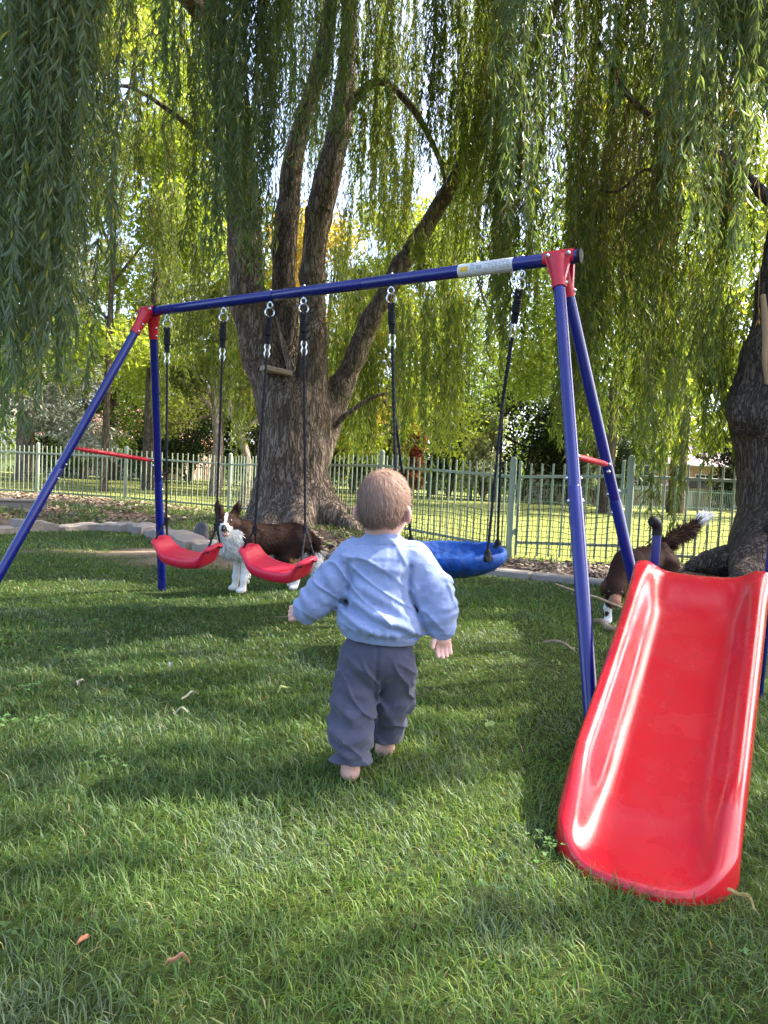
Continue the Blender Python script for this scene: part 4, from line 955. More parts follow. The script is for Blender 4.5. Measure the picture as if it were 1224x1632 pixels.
    def rid(P, pts, amp, w, off=0.0):
        q = [np.array([*W(*p)]) * [1, 0, 1] for p in pts]; return amp * np.exp(-(polydist(xz(P), q) / w) ** 2) * (P[..., 1] < TD + .02)
    def shirt(P):
        d = sd_ell(P, W(609, 902, .0), (.108, .070, .070)); d = smin(d, sd_cone(P, W(566, 889), W(655, 892), .044, .044), .03); d = smin(d, sd_cone(P, W(609, 884), W(610, 867), .066, .050), .02)
        d = smin(d, sd_ell(P, W(606, 945), (.105, .083, .085)), .03); d = smin(d, sd_ell(P, W(608, 988, -.005), (.122, .094, .058)), .035)
        la = chain(P, [W(562, 890), W(534, 922), W(506, 955, .005), W(487, 972, .015)], [.050, .0485, .045, .037], .02)
        ra = chain(P, [W(660, 893), W(687, 935, -.005), W(701, 972, -.015), W(705, 996, -.02)], [.050, .050, .047, .036], .02)
        # soft bunching around the sleeves
        a0, a1 = W(562, 890), W(485, 974, .015); ua = nrm(a1 - a0); s1 = (P - a0.astype(np.float32)) @ ua.astype(np.float32)
        b0, b1 = W(662, 893), W(705, 1000, -.02); ub = nrm(b1 - b0); s2 = (P - b0.astype(np.float32)) @ ub.astype(np.float32)
        nz = vnoise(P * 22.0) 
        la = la - .0042 * np.sin(s1 * 150 + nz * 3.0 + P[..., 2] * 30) * np.clip((s1 - .03) / .05, 0, 1) * (.5 + .5 * vnoise(P * 14 + 5))
        ra = ra - .0045 * np.sin(s2 * 140 + nz * 3.2 - P[..., 2] * 25) * np.clip((s2 - .03) / .05, 0, 1) * (.5 + .5 * vnoise(P * 14 + 8))
        d = smin(d, la, .022); d = smin(d, ra, .022)
        # blouson folds
        d = d - rid(P, [(556, 945), (590, 966), (638, 986), (672, 1006)], .0095, .011) - rid(P, [(546, 968), (578, 990), (612, 1001), (640, 1002)], .0075, .010) + rid(P, [(551, 957), (590, 981), (640, 998)], .007, .009)
        d = d - rid(P, [(566, 925), (612, 948), (655, 978)], .006, .013) + rid(P, [(556, 892), (560, 925), (553, 962)], .010, .007) + rid(P, [(653, 900), (651, 940), (664, 972), (676, 1002)], .011, .007)
        d = d - rid(P, [(575, 880), (600, 900), (640, 905)], .004, .014) - rid(P, [(640, 880), (625, 920), (600, 950)], .0035, .014)
        cr_ = 1 - np.abs(vnoise(P * np.array([15, 15, 22], np.float32) + np.stack([P[..., 2] * 9, P[..., 2] * 0, P[..., 0] * 12], -1))); d = d - .0105 * cr_ ** 7 * (.4 + .6 * np.clip(vnoise(P * 9 + 31) + .6, 0, 1)) - .0016 * vnoise(P * 34.0) - .0016 * (1 - np.abs(vnoise(P * np.array([46, 46, 60], np.float32) + 77))) ** 4
        zc = W(608, 1005)[2]; d = d - .0035 * np.sin(np.arctan2(P[..., 1] - TD, P[..., 0] - W(608, 1000)[0]) * 21 + 2 * nz) * np.exp(-((P[..., 2] - zc) / .018) ** 2)
        # slightly tilted hem
        hz = W(608, 1010)[2] + (P[..., 0] - W(608, 1010)[0]) * -.07
        d = np.maximum(d, (hz - P[..., 2]))
        q = P.copy(); band = np.maximum(sd_ell(P, W(608, 1000, -.002), (.112, .087, .075)), np.abs(P[..., 2] - hz + .004) - .011); d = smin(d, band, .006)
        for (c0, c1, r0) in ((W(487, 972, .015), W(476, 979, .02), .0275), (W(705, 994, -.02), W(706.5, 1011, -.025), .0285)):
            u = nrm(c1 - c0); s = (P - c0.astype(np.float32)) @ u.astype(np.float32); L = float(np.linalg.norm(c1 - c0))
            rr = np.linalg.norm(P - c0.astype(np.float32) - s[..., None] * u.astype(np.float32), axis=-1); d = smin(d, np.maximum(rr - r0, np.abs(s - L / 2) - L / 2), .008)
        # rib collar
        cc = W(610, 864, .0); q = (P - cc.astype(np.float32)) @ np.array(Matrix.Rotation(math.radians(-14), 3, 'X')).astype(np.float32); e = np.sqrt((q[..., 0] / 1.06) ** 2 + q[..., 1] ** 2) - .047
        col_ = np.sqrt(e ** 2 + (q[..., 2] * .6) ** 2) - .0075; d = smin(d, col_, .010)
        hole = np.maximum(np.sqrt((q[..., 0] / 1.06) ** 2 + q[..., 1] ** 2) - .0405, -(q[..., 2] - .002)); d = np.maximum(d, -hole)
        d = np.where(np.abs(q[..., 2] + .017) + 0 * d < .0016, d + .0012, d)
        return d
    V, F = surfnet(shirt, W(464, 1030) - [0, .14, 0], W(735, 850) + [0, .14, 0], .0034); V = smooth_mesh(V, F, 1, .25)
    link('sweatshirt', fast_mesh('sweatshirt', V, F, True), M['shirt'], t)
    # ---- trousers
    def pant(P):
        d = sd_ell(P, W(601, 1040, .0), (.090, .077, .072)); d = np.maximum(d, P[..., 2] - W(601, 995)[2])
        L = chain(P, [W(572, 1058, -.005), W(564, 1115, -.012), W(560, 1165, -.035), W(559, 1203, -.05)], [.058, .053, .051, .049], .03)
        Rr = chain(P, [W(631, 1058, .0), W(627, 1115, .055), W(617, 1165, .11), W(612, 1200, .13)], [.053, .046, .042, .040], .03)
        nz = vnoise(P * 18.0)
        L = L - .0058 * np.sin(P[..., 2] * 118 + nz * 2.6 + P[..., 0] * 34) * np.clip((W(560, 1075)[2] - P[..., 2]) / .06, 0, 1) * (.55 + .6 * vnoise(P * 11 + 2))
        Rr = Rr - .005 * np.sin(P[..., 2] * 110 + nz * 2.6 - P[..., 0] * 40 + 2) * np.clip((W(620, 1075)[2] - P[..., 2]) / .06, 0, 1) * (.55 + .6 * vnoise(P * 11 + 7))
        d = smin(smin(L, Rr, .012), d, .03)
        d = d - rid(P, [(533, 1112), (562, 1128), (596, 1116)], .008, .010) - rid(P, [(530, 1150), (565, 1166), (594, 1150)], .008, .010) - rid(P, [(527, 1198), (560, 1211), (594, 1203)], .010, .009) + rid(P, [(533, 1182), (562, 1193), (590, 1186)], .008, .008)
        d = d + rid(P, [(546, 1048), (575, 1072), (600, 1106)], .006, .010) - rid(P, [(556, 1040), (584, 1064), (604, 1092)], .006, .010) + rid(P, [(603, 1022), (600, 1070), (598, 1112)], .0045, .005)
        cr_ = 1 - np.abs(vnoise(P * np.array([14, 14, 20], np.float32) + np.stack([P[..., 2] * 6, P[..., 2] * 0, P[..., 0] * 14], -1) + 11)); d = d - .0120 * cr_ ** 7 * np.clip((W(600, 1035)[2] - P[..., 2]) / .05, .25, 1) - .0016 * vnoise(P * 30.0) - .0016 * (1 - np.abs(vnoise(P * np.array([44, 44, 60], np.float32) + 57))) ** 4
        d = np.maximum(d, W(558, 1210, -.05)[2] - P[..., 2]); d = np.maximum(d, np.where(P[..., 1] > TD + .06, W(612, 1232, .13)[2] - P[..., 2], -1))
        an = np.linalg.norm((P - W(558, 1218, -.05).astype(np.float32))[..., :2], axis=-1); d = np.maximum(d, -np.maximum(an - .034, np.abs(P[..., 2] - W(558, 1212, -.05)[2]) - .02))
        return d
    V, F = surfnet(pant, W(508, 1235) - [0, .16, .02], W(690, 985) + [0, .26, 0], .0036); V = smooth_mesh(V, F, 1, .25)
    link('trousers', fast_mesh('trousers', V, F, True), M['pants'], t)
    st = MB().add(*tube(catmull([W(437, 983, .05), W(455, 983, .045), W(472, 977, .04), W(482, 974, .04)], 12), [.0008, .0012, .0014, .0012], 5)); o = st.build('grass_straw', M['stick'], None, True)
    tag(o, 'thin dry grass straw held in the toddler\'s left hand', 'straw')
toddler()

# ================================================================== dogs
def dog(name, label, pos, fwd, sdf, colf, furlen, lo, hi, h, nfur, seed, flow):
    """local frame: x forward, y left, z up"""
    f = nrm(np.array([*fwd, 0.0])); l = np.cross([0, 0, 1.0], f); B = np.stack([f, l, [0, 0, 1.0]], 1)
    t = thing(name, label, 'dog', pos); Wl = lambda V: V @ B.T + np.array(pos)
    V, F = surfnet(sdf, lo, hi, h); V = smooth_mesh(V, F, 1, .4); N_ = vnormals(V, F); C = colf(V)
    r = np.random.default_rng(seed)
    b = link('body', fast_mesh('body', Wl(V), F, True, C * (.85 + .3 * r.random((len(V), 1)))), M['fur'], t)
    A = np.linalg.norm(np.cross(V[F[:, 2]] - V[F[:, 0]], V[F[:, 3]] - V[F[:, 1]]), axis=1); L0 = furlen(V[F].mean(1)); w = A * np.clip(L0 / .03, .25, 4); fi = r.choice(len(F), nfur, p=w / w.sum())
    u = r.random((nfur, 4)); u /= u.sum(1, keepdims=True); P = np.einsum('nk,nkd->nd', u, V[F[fi]]); n = nrm(np.einsum('nk,nkd->nd', u, N_[F[fi]]))
    D = flow(P); D = D - n * np.sum(D * n, -1, keepdims=True); cl = fbm(P * 26, 2); D = nrm(nrm(D) + n * (.38 + .25 * cl[:, None]) + r.normal(0, .2, (nfur, 3)) + np.cross(n, nrm(D)) * cl[:, None] * .6)
    L = furlen(P) * (.6 + .7 * r.random(nfur)); Cc = colf(P) * (.65 + .7 * r.random((nfur, 1))) * (1 + .2 * cl[:, None])
    Vs, Fs, Cs = strips(P - n * .002, D, n, L, .0030 + .03 * L + 0 * L, Cc, .8, r)
    link('fur', fast_mesh('fur', Wl(Vs), Fs, True, Cs), M['fur'], b)
    return t, Wl, B
BRN = np.array([.032, .0145, .010]); WHT = np.array([.72, .70, .67]); TAN = np.array([.26, .13, .06])
def collie():
    fwd = np.array([-.80, -.60]); pos = gnd(379, 944); pos[:2] -= fwd * .175; pos[2] = 0
    f = nrm(np.array([*fwd, 0])); l = np.cross([0, 0, 1.0], f); B = np.stack([f, l, [0, 0, 1.0]], 1)
    hw = px(361.5, 832, pos[1] - .17); hl = (hw - pos) @ B
    look = nrm(nrm(CPOS - hw) + np.array([-.10, 0, -.05])) @ B; sd = nrm(np.cross([0, 0, 1.0], look)); up = np.cross(look, sd)   # sd = dog's left
    HR = np.stack([look, sd, up], 1); Hh = lambda a, b, c: hl + look * a + sd * b + up * c
    def sdf(P):
        d = sd_ell(P, (.13, 0, .345), (.17, .105, .125)); d = smin(d, sd_ell(P, (-.08, 0, .355), (.20, .095, .105)), .06); d = smin(d, sd_ell(P, (-.235, 0, .365), (.105, .095, .105)), .06)
        d = smin(d, sd_cone(P, (.20, 0, .40), hl - look * .015 - np.array([0, 0, .03]), .095, .068), .05); d = smin(d, sd_ell(P, (.235, 0, .34), (.07, .075, .11)), .04)
        d = smin(d, sd_ell(P, hl, (.068, .067, .063), HR), .03)
        d = smin(d, sd_cone(P, Hh(.04, 0, -.018), Hh(.130, 0, -.034), .046, .031), .025); d = smin(d, sd_cone(P, Hh(.03, 0, -.045), Hh(.105, 0, -.064), .028, .016), .012)
        d = np.maximum(d, -sd_ell(P, Hh(.118, 0, -.055), (.04, .015, .0055), HR))
        for s in (-1, 1):
            e = chain(P, [Hh(-.012, s * .040, .040), Hh(-.014, s * .060, .090), Hh(-.006, s * .072, .142)], [.032, .025, .006], .01); e = np.maximum(e, -sd_ell(P, Hh(.014, s * .058, .085), (.014, .013, .035), HR)); d = smin(d, e, .015)
            d = smin(d, sd_ell(P, Hh(.02, s * .046, -.022), (.034, .022, .034), HR), .02)
            d = smin(d, chain(P, [(.15, s * .062, .30), (.145, s * .062, .215), (.165, s * .060, .10), (.168, s * .060, .035)], [.055, .036, .0225, .0225], .02), .03)
            d = smin(d, sd_ell(P, (.182, s * .060, .022), (.035, .025, .022)), .012)
            sx = .03 if s > 0 else -.02
            d = smin(d, chain(P, [(-.235, s * .060, .34), (-.170 + sx, s * .07, .225), (-.285 + sx, s * .062, .135), (-.262 + sx, s * .060, .035)], [.085, .05, .024, .0215], .025), .03)
            d = smin(d, sd_ell(P, (-.245 + sx, s * .060, .021), (.034, .024, .021)), .012)
        return smin(d, chain(P, [(-.32, 0, .40), (-.385, .01, .33), (-.405, .02, .20), (-.40, .03, .12)], [.035, .036, .042, .018], .02), .03)
    def colf(P):
        c = np.tile(BRN, (len(P), 1)); n = fbm(P * 9, 2) * .02
        def put_(m, col_): c[m] = col_
        q = (P - hl) @ HR; inhead = (np.linalg.norm(q / [.13, .09, .10], axis=1) < 1.25) & (q[:, 2] > -.13)
        x, y, z = P.T
        put_((x > .155 + n) & (z < .47) & ~((q[:, 2] > -.05)) & (np.abs(y) < .075 + n), WHT); put_((x > .215) & (z < .45) & (q[:, 2] < -.045), WHT)
        put_((x > .02) & (z < .265 + n) & (x < .25), WHT)
        put_((x < -.10) & (z < .16 + n) & (x > -.335), WHT); put_((x < -.14) & (z > .16) & (z < .23 + n) & (x > -.33) & (np.abs(y) > .03), TAN)
        put_((x < -.35) & (z < .26 + n), WHT)
        put_((z < .268 + n) & (x > -.12) & (x < .05) & (np.abs(y) < .05), BRN * 2.5)
        put_(inhead & (q[:, 0] > .072) & (np.abs(q[:, 1]) < .034 + n) & (q[:, 2] < -.004), WHT); put_(inhead & (np.abs(q[:, 1]) < .010 + n * .3 + np.clip(-q[:, 2], 0, .05) * .25) & (q[:, 0] > .012), WHT); put_(inhead & (q[:, 0] > .06) & (q[:, 2] < -.026) & (np.abs(q[:, 1]) < .048), WHT)
        put_(inhead & (q[:, 0] > .02) & (q[:, 2] < -.058), WHT)
        return c
    def furlen(P):
        x, y, z = P.T; L = np.full(len(P), .032); q = (P - hl) @ HR; L[np.linalg.norm(q / [.14, .08, .13], axis=1) < 1] = .011; L[(x > .15) & (z < .43) & (z > .24) & (q[:, 2] < -.06)] = .05; L[(x < -.345)] = .055
        L[(z < .22) & (x > -.34)] = .013; L[(z < .26) & (z > .09) & (x < .15) & (x > .08)] = .035; L[(z < .07) & (x > -.34)] = .006; L[(x < -.24) & (z > .2) & (z < .34)] = .045; return L
    def flow(P): x, y, z = P.T; D = np.stack([-np.ones(len(P)) * .8, np.sign(y) * .15, -np.full(len(P), .75)], -1); D[(z < .22)] = [-.5, 0, -1]; return D
    t, Wl, B = dog('dog', 'brown and white border collie standing behind the red swings facing the camera', pos, fwd, sdf, colf, furlen, (-.50, -.17, -.005), (.55, .40, .70), .0075, 15000, 5, flow)
    M['nose'] = mat('dog_nose', (.05, .028, .022), .35, .5, noise=(80, .3, None), bump=(200, .3, .001)); M['tongue'] = mat('tongue', (.55, .20, .20), .4, .5, noise=(40, .2, None)); M['dogeye'] = mat('dog_eye', (.035, .018, .010), .08, .6, noise=(50, .3, None))
    w = lambda p: Wl(np.asarray(p)[None])[0]
    V, F = surfnet(lambda P: sd_ell(P, (0, 0, 0), (.015, .019, .014)), (-.03,) * 3, (.03,) * 3, .004); link('nose', fast_mesh('nose', (V @ HR.T) @ B.T + w(Hh(.157, 0, -.024)), F, True), M['nose'], t)
    V, F = surfnet(lambda P: smin(sd_ell(P, (0, 0, 0), (.03, .014, .005)), sd_ell(P, (.028, 0, -.012), (.006, .013, .016)), .008), (-.05,) * 3, (.05,) * 3, .004); link('tongue', fast_mesh('tongue', (V @ HR.T) @ B.T + w(Hh(.118, 0, -.058)), F, True), M['tongue'], t)
    for s in (-1, 1): MB().add(*ball(w(Hh(.066, s * .031, .010)), .0115, 12, 8)).build('eye', M['dogeye'], t, True)
collie()
SPAN = {}
def spaniel():
    hw_, tw_ = px(979, 938, 4.25), px(1060, 866, 4.76); fwd = nrm((hw_ - tw_)[:2]); pos = np.array([*(tw_[:2] + fwd * .33), 0.0])
    f = nrm(np.array([*fwd, 0])); l = np.cross([0, 0, 1.0], f); B = np.stack([f, l, [0, 0, 1.0]], 1)
    hl = (px(979, 938, 4.25) - pos) @ B; ml = (px(981.5, 961, 4.16) - pos) @ B
    look = nrm(ml - hl); sd = nrm(np.cross([0, 0, 1.0], look)); up = np.cross(look, sd); HR = np.stack([look, sd, up], 1); Hh = lambda a, b, c: hl + look * a + sd * b + up * c
    tb = (px(1060, 866, 4.76) - pos) @ B; tm = (px(1088, 848, 4.82) - pos) @ B; tt = (px(1124, 825, 4.88) - pos) @ B
    SPAN.update(hl=hl, ml=ml, tb=tb, tm=tm, tt=tt)
    sh = np.array([.16, 0, .32]); rp = np.array([-.22, 0, .385])
    ft = (gnd(967.5, 995) - pos) @ B; ft[2] = .022
    SPAN['ft'] = ft
    def sdf(P):
        d = sd_ell(P, sh, (.15, .10, .12)); d = smin(d, sd_ell(P, (-.03, 0, .36), (.19, .092, .098)), .06); d = smin(d, sd_ell(P, rp, (.11, .09, .10)), .05)
        d = smin(d, sd_cone(P, sh + [.06, 0, .05], hl - look * .03, .082, .058), .05); d = smin(d, sd_ell(P, hl, (.068, .056, .055), HR), .03)
        d = smin(d, sd_cone(P, Hh(.045, 0, -.008), ml, .040, .028), .02); d = smin(d, sd_ell(P, ml - up * .004, (.03, .027, .022), HR), .015)
        for s in (-1, 1):
            d = smin(d, sd_ell(P, Hh(-.02, s * .062, -.03), (.034, .013, .055), HR), .014)
            fx = ft if s < 0 else np.array([.10, .065, .022])
            d = smin(d, chain(P, [(.16, s * .06, .28), (fx[0] * .6 + .05, s * .05 + fx[1] * .2, .19), (fx[0] - .012, s * .012 + fx[1] * .8, .10), (fx[0] - .012, fx[1], .035)], [.05, .034, .022, .0215], .02), .03); d = smin(d, sd_ell(P, fx, (.034, .024, .022)), .012)
            d = smin(d, chain(P, [(-.22, s * .06, .34), (-.17, s * .07, .22), (-.28, s * .062, .13), (-.25, s * .06, .035)], [.085, .05, .024, .021], .025), .03); d = smin(d, sd_ell(P, (-.235, s * .06, .021), (.034, .024, .021)), .012)
        return smin(d, chain(P, [rp + [-.06, 0, .05], tb, tm, tt], [.035, .020, .018, .010], .02), .03)
    def colf(P):
        c = np.tile(np.array([.034, .0145, .0095]), (len(P), 1)); x, y, z = P.T; q = (P - hl) @ HR; sp = fbm(P * 42, 1)
        fx = ft; m = (z < .17) & (x > .02) & (q[:, 2] < 9) & (np.linalg.norm(q / [.16, .10, .10], axis=1) > 1); c[m] = WHT; c[m & (sp > .42)] = [.06, .03, .02]
        c[(z < .12) & (x < .02)] = WHT; u = (P - tm) @ nrm(tt - tm); c[(u > np.linalg.norm(tt - tm) * .48) & (x < -.3)] = WHT
        c[(q[:, 0] > .075) & (np.abs(q[:, 1]) < .04) & (q[:, 2] > -.01)] = [.36, .17, .11]; c[(np.abs(q[:, 1]) > .05) & (q[:, 0] < .02) & (np.abs(q[:, 2]) < .09) & (np.linalg.norm(q, axis=1) < .12)] = [.10, .045, .022]
        c[(x < -.24) & (z > .3) & (z < .44)] = [.075, .032, .016]
        return c
    def furlen(P):
        x, y, z = P.T; L = np.full(len(P), .016); q = (P - hl) @ HR; L[np.linalg.norm(q, axis=1) < .12] = .008; L[(np.abs(q[:, 1]) > .045) & (np.linalg.norm(q, axis=1) < .12)] = .02; L[(x < -.30) & (z > .42)] = .085; L[z < .12] = .006; return L
    def flow(P): x, y, z = P.T; D = np.tile(np.array([-.8, 0, -.5]), (len(P), 1)); m = (x < -.30) & (z > .42); D[m] = nrm(tt - tb) * .7 + np.array([0, 0, -.75]); u = (P - tm) @ nrm(tt - tm); D[m & (u > np.linalg.norm(tt - tm) * .3)] = nrm(tt - tb); return D
    t, Wl, B = dog('dog', 'liver brown dog with white tail tip sniffing low behind the slide', pos, fwd, sdf, colf, furlen, (-.85, -.45, -.005), (.85, .45, .75), .0085, 9000, 6, flow)
    w = lambda p: Wl(np.asarray(p)[None])[0]
    V, F = surfnet(lambda P: sd_ell(P, (0, 0, 0), (.014, .018, .014)), (-.03,) * 3, (.03,) * 3, .004); link('nose', fast_mesh('nose', (V @ HR.T) @ B.T + w(ml + look * .024 + up * .006), F, True), M['nose'], t)
    for s in (-1, 1): MB().add(*ball(w(Hh(.045, s * .036, .018)), .010, 12, 8)).build('eye', M['dogeye'], t, True)
spaniel()
stick_thing('chewed_stick', 'thin pale stick held in the liver brown dog\'s mouth', [px(886, 931, 4.18), px(920, 943, 4.16), px(950, 952, 4.13), px(985, 966, 4.12), px(1010, 975, 4.12)], [.005, .007, .008, .008, .006])
# ================================================================== willows
def rough_tube(pts, rads, n=60, seg=16, amp=.06, seed=0):
    P = catmull(pts, n); r = np.interp(np.linspace(0, 1, n), np.linspace(0, 1, len(rads)), rads); V, F = tube(P, r, seg)
    c = np.repeat(P, seg, 0); k = n * seg; d = V[:k] - c; rr = np.linalg.norm(d, axis=1, keepdims=True)
    V[:k] = c + d * (1 + amp * 2.2 * fbm(V[:k] * 3.2 + seed, 3)[:, None]); return V, F
TA, TB = 9.7, 5.95
def A_(x, y, dy=0.0): return px(x, y, TA + dy)
def B_(x, y, dy=0.0): return px(x, y, TB + dy)
wa = thing('willow_tree', 'big multi-stemmed weeping willow behind the swings with a flared grey trunk', 'tree', (*TREE_A, 0))
def trunkA(P):
    d = chain(P, [A_(470, 850), A_(468, 790), A_(467, 720), A_(466, 650)], [.66, .50, .445, .42], .1)
    d = smin(d, chain(P, [A_(450, 650), A_(418, 565), A_(396, 480), A_(392, 400), A_(387, 320)], [.33, .262, .25, .225, .20], .1), .12)
    d = smin(d, chain(P, [A_(458, 630, .2), A_(453, 500, .3), A_(453, 400, .35), A_(462, 300, .4)], [.2, .17, .15, .13], .1), .10)
    d = smin(d, chain(P, [A_(496, 660, -.05), A_(498, 540, -.05), A_(497, 440), A_(506, 345), A_(524, 275)], [.24, .175, .16, .155, .15], .1), .09)
    d = smin(d, chain(P, [A_(505, 720, .15), A_(545, 615, .2), A_(590, 510, .2), A_(640, 425, .2), A_(670, 380, .2)], [.20, .145, .13, .122, .118], .1), .10)
    for pts, rr in (([(500, 790, -.1), (530, 822, -.35), (560, 840, -.5), (580, 858, -.6)], [.24, .17, .11, .04]), ([(440, 800, -.1), (412, 828, -.2), (385, 842, -.3)], [.25, .15, .05]), ([(470, 810, -.3), (478, 850, -.75), (490, 870, -1.0)], [.25, .16, .05]), ([(440, 810, -.25), (430, 850, -.65), (415, 868, -.95)], [.22, .14, .05]), ([(500, 800, .3), (560, 815, .4)], [.22, .06])):
        d = smin(d, chain(P, [A_(*p) for p in pts], rr, .08), .12)
    d = d - .030 * fbm(P * np.array([4.5, 4.5, 1.6], np.float32), 3) - .014 * np.abs(vnoise(P * np.array([17, 17, 3.2], np.float32) + 7))
    return d
V, F = surfnet(trunkA, (-3.0, 8.5, -.15), (1.0, 10.7, 4.6), .032)
link('trunk', fast_mesh('trunk', V, F, True), M['bark'], wa)
LIMBS_A = [([A_(390, 350), A_(384, 290), A_(366, 180, -.2), A_(345, 60, -.5), A_(322, -80, -.9), A_(300, -220, -1.5)], [.24, .222, .195, .17, .145, .09]),
           ([A_(460, 330, .4), A_(464, 280, .4), A_(479, 205, .4), A_(506, 120, .3), A_(523, 40, .2), A_(533, -90, 0), A_(540, -260, -.3)], [.162, .150, .128, .115, .10, .09, .06]),
           ([A_(510, 335), A_(524, 275), A_(541, 200, .0), A_(553, 100, .1), A_(558, 0, .2), A_(566, -150, .3), A_(590, -300, .3)], [.178, .176, .158, .12, .105, .09, .06]),
           ([A_(655, 402, .2), A_(690, 345, .2), A_(735, 268, .0), A_(795, 170, -.3), A_(860, 60, -.6), A_(930, -80, -1.0)], [.142, .118, .10, .085, .07, .04]),
           ([A_(540, 190, .1), A_(600, 130, 0), A_(655, 170, -.2), A_(697, 246, -.3), A_(712, 300, -.4)], [.08, .05, .045, .035, .015]),
           ([A_(384, 280, .0), A_(300, 200, -.5), A_(210, 140, -1.2), A_(160, 150, -2)], [.07, .035, .022, .008]),
           ([A_(522, 690, .1), A_(560, 655, -.1), A_(610, 628, -.4), (A_(650, 640, -.7))], [.05, .035, .02, .008]),
           ([A_(340, 40, -.5), A_(250, -60, -2.0), A_(150, -160, -3.4), A_(60, -260, -4.6)], [.13, .1, .07, .03]),
           ([A_(552, 0, .2), A_(500, -200, -2.0), A_(450, -330, -4.0), A_(430, -420, -6.0)], [.09, .08, .06, .03])]
for k, (pts, rr) in enumerate(LIMBS_A): MB().add(*rough_tube(pts, rr, 56, 14, .05, k)).build('limb', M['bark'], wa, True)
MB().add(*rough_tube([A_(441, 505, -.15), A_(450, 545, -.2), A_(463, 590, -.22), A_(470, 650, -.25)], [.02, .035, .05, .05], 20, 9)).build('broken_branch', M['barkp'], wa, True)
pl = MB().add(*bevel_box([0, 0, 0], [.37, .24, .062], .008)).build('wooden_plank', M['plank']); pp = A_(440, 591, -.40); pl.location = tuple(pp); pl.rotation_euler = (.05, .10, .5)
tag(pl, 'short weathered plank wedged in the fork of the big willow', 'plank')
wb = thing('willow_tree', 'dark burled weeping willow trunk at the right edge behind the slide', 'tree', (*TREE_B, 0))
def trunkB(P):
    d = chain(P, [B_(1292, 960), B_(1288, 880), B_(1285, 800), B_(1284, 710), B_(1282, 640), B_(1292, 570), B_(1300, 480), B_(1306, 380)], [.78, .60, .49, .50, .56, .49, .42, .38], .08)
    d = smin(d, sd_ell(P, B_(1205, 655, -.1), (.20, .25, .20)), .10); d = smin(d, sd_ell(P, B_(1225, 560, -.15), (.16, .2, .22)), .10)
    for pts, rr in (([(1255, 850, -.1), (1205, 880, -.15), (1150, 895, -.2), (1095, 905, -.25)], [.30, .20, .11, .04]), ([(1255, 850, -.3), (1215, 900, -.7), (1180, 925, -1.0)], [.3, .18, .06]), ([(1290, 850, .3), (1240, 860, .7), (1180, 868, .9)], [.3, .16, .05])):
        d = smin(d, chain(P, [B_(*p) for p in pts], rr, .08), .12)
    return d - .03 * fbm(P * np.array([5, 5, 2.2], np.float32) + 4, 3) - .014 * np.abs(vnoise(P * np.array([20, 20, 4], np.float32) + 2))
V, F = surfnet(trunkB, (2.2, 4.7, -.15), (4.9, 7.2, 3.1), .028)
link('trunk', fast_mesh('trunk', V, F, True), M['bark2'], wb)
MB().add(*rough_tube([B_(1222, 612, -.42), B_(1219, 575, -.46), B_(1220, 520, -.44), B_(1216, 470, -.40)], [.012, .022, .026, .018], 16, 10)).build('peeled_stub', mat('peeled_wood', (.42, .28, .17), .8, .2, noise=(20, .5, (.28, .17, .10), (3, 3, 1)), bump=(30, .4, .005, (3, 3, 1))), wb, True)
LIMBS_B = [([B_(1303, 420), (3.4, 5.7, 3.6), (2.4, 5.0, 5.0), (.8, 4.2, 6.0), (-1.0, 3.0, 6.6)], [.36, .28, .2, .13, .05]),
           ([B_(1303, 420), (3.7, 6.2, 3.8), (3.0, 7.0, 5.6), (1.6, 7.6, 7.0), (.2, 8.0, 8.0)], [.36, .26, .2, .12, .05]),
           ([B_(1303, 420), (4.2, 5.6, 3.8), (5.2, 4.4, 5.4), (5.6, 2.4, 6.4), (5.2, .2, 6.8)], [.36, .26, .2, .12, .05]),
           ([B_(1303, 420), (4.4, 6.6, 3.8), (6.2, 7.4, 5.2), (8.0, 8.0, 6.0)], [.36, .26, .18, .06]),
           ([(3.0, 5.4, 4.3), (2.2, 3.6, 5.4), (1.6, 1.2, 6.2), (1.0, -1.4, 6.6)], [.2, .15, .1, .04]),
           ([B_(1250, 340, -.1), B_(1150, 250, .3), B_(1070, 210, .6), B_(1000, 150, .9), B_(950, 60, 1.0)], [.05, .04, .03, .022, .012]),
           ([B_(1060, 215, .6), B_(1056, 290, .5), B_(1030, 270, .5), B_(985, 305, .6), B_(950, 300, .7)], [.02, .016, .013, .012, .006])]
for k, (pts, rr) in enumerate(LIMBS_B): MB().add(*rough_tube(pts, rr, 48, 12, .05, k + 20)).build('limb', M['bark2'], wb, True)

# gaps in the crown: where the photograph shows sunlit grass and glowing sprays, no strand crosses the way to the sun
GAPS = [(gnd(*p), q) for p, q in (((40, 1040), .22), ((300, 1052), .20), ((345, 1040), .15), ((130, 1150), .10), ((30, 1250), .16), ((90, 1310), .10), ((110, 935), .30), ((30, 965), .30), ((250, 905), .30), ((780, 965), .15), ((840, 1000), .12), ((880, 1060), .17), ((600, 960), .09), ((420, 960), .12), ((1190, 1010), .2), ((240, 1010), .12), ((190, 880), .3), ((700, 1010), .06), ((480, 1180), .05), ((820, 1330), .06))]
GAPS += [(px(x, y, D), q) for x, y, D, q in ((1120, 640, 5.6, .42), (1090, 720, 5.5, .30), (700, 640, 8.1, .5), (740, 560, 8.3, .4), (915, 700, 6.9, .35), (600, 640, 9.2, .4), (510, 700, 9.4, .35), (860, 450, 7.4, .45), (960, 520, 7.5, .4), (660, 300, 9.5, .5), (740, 200, 9.5, .5), (1150, 420, 6.5, .35), (1010, 400, 7.0, .4), (30, 400, 4.3, .12), (450, 880, 4.8, .12))]
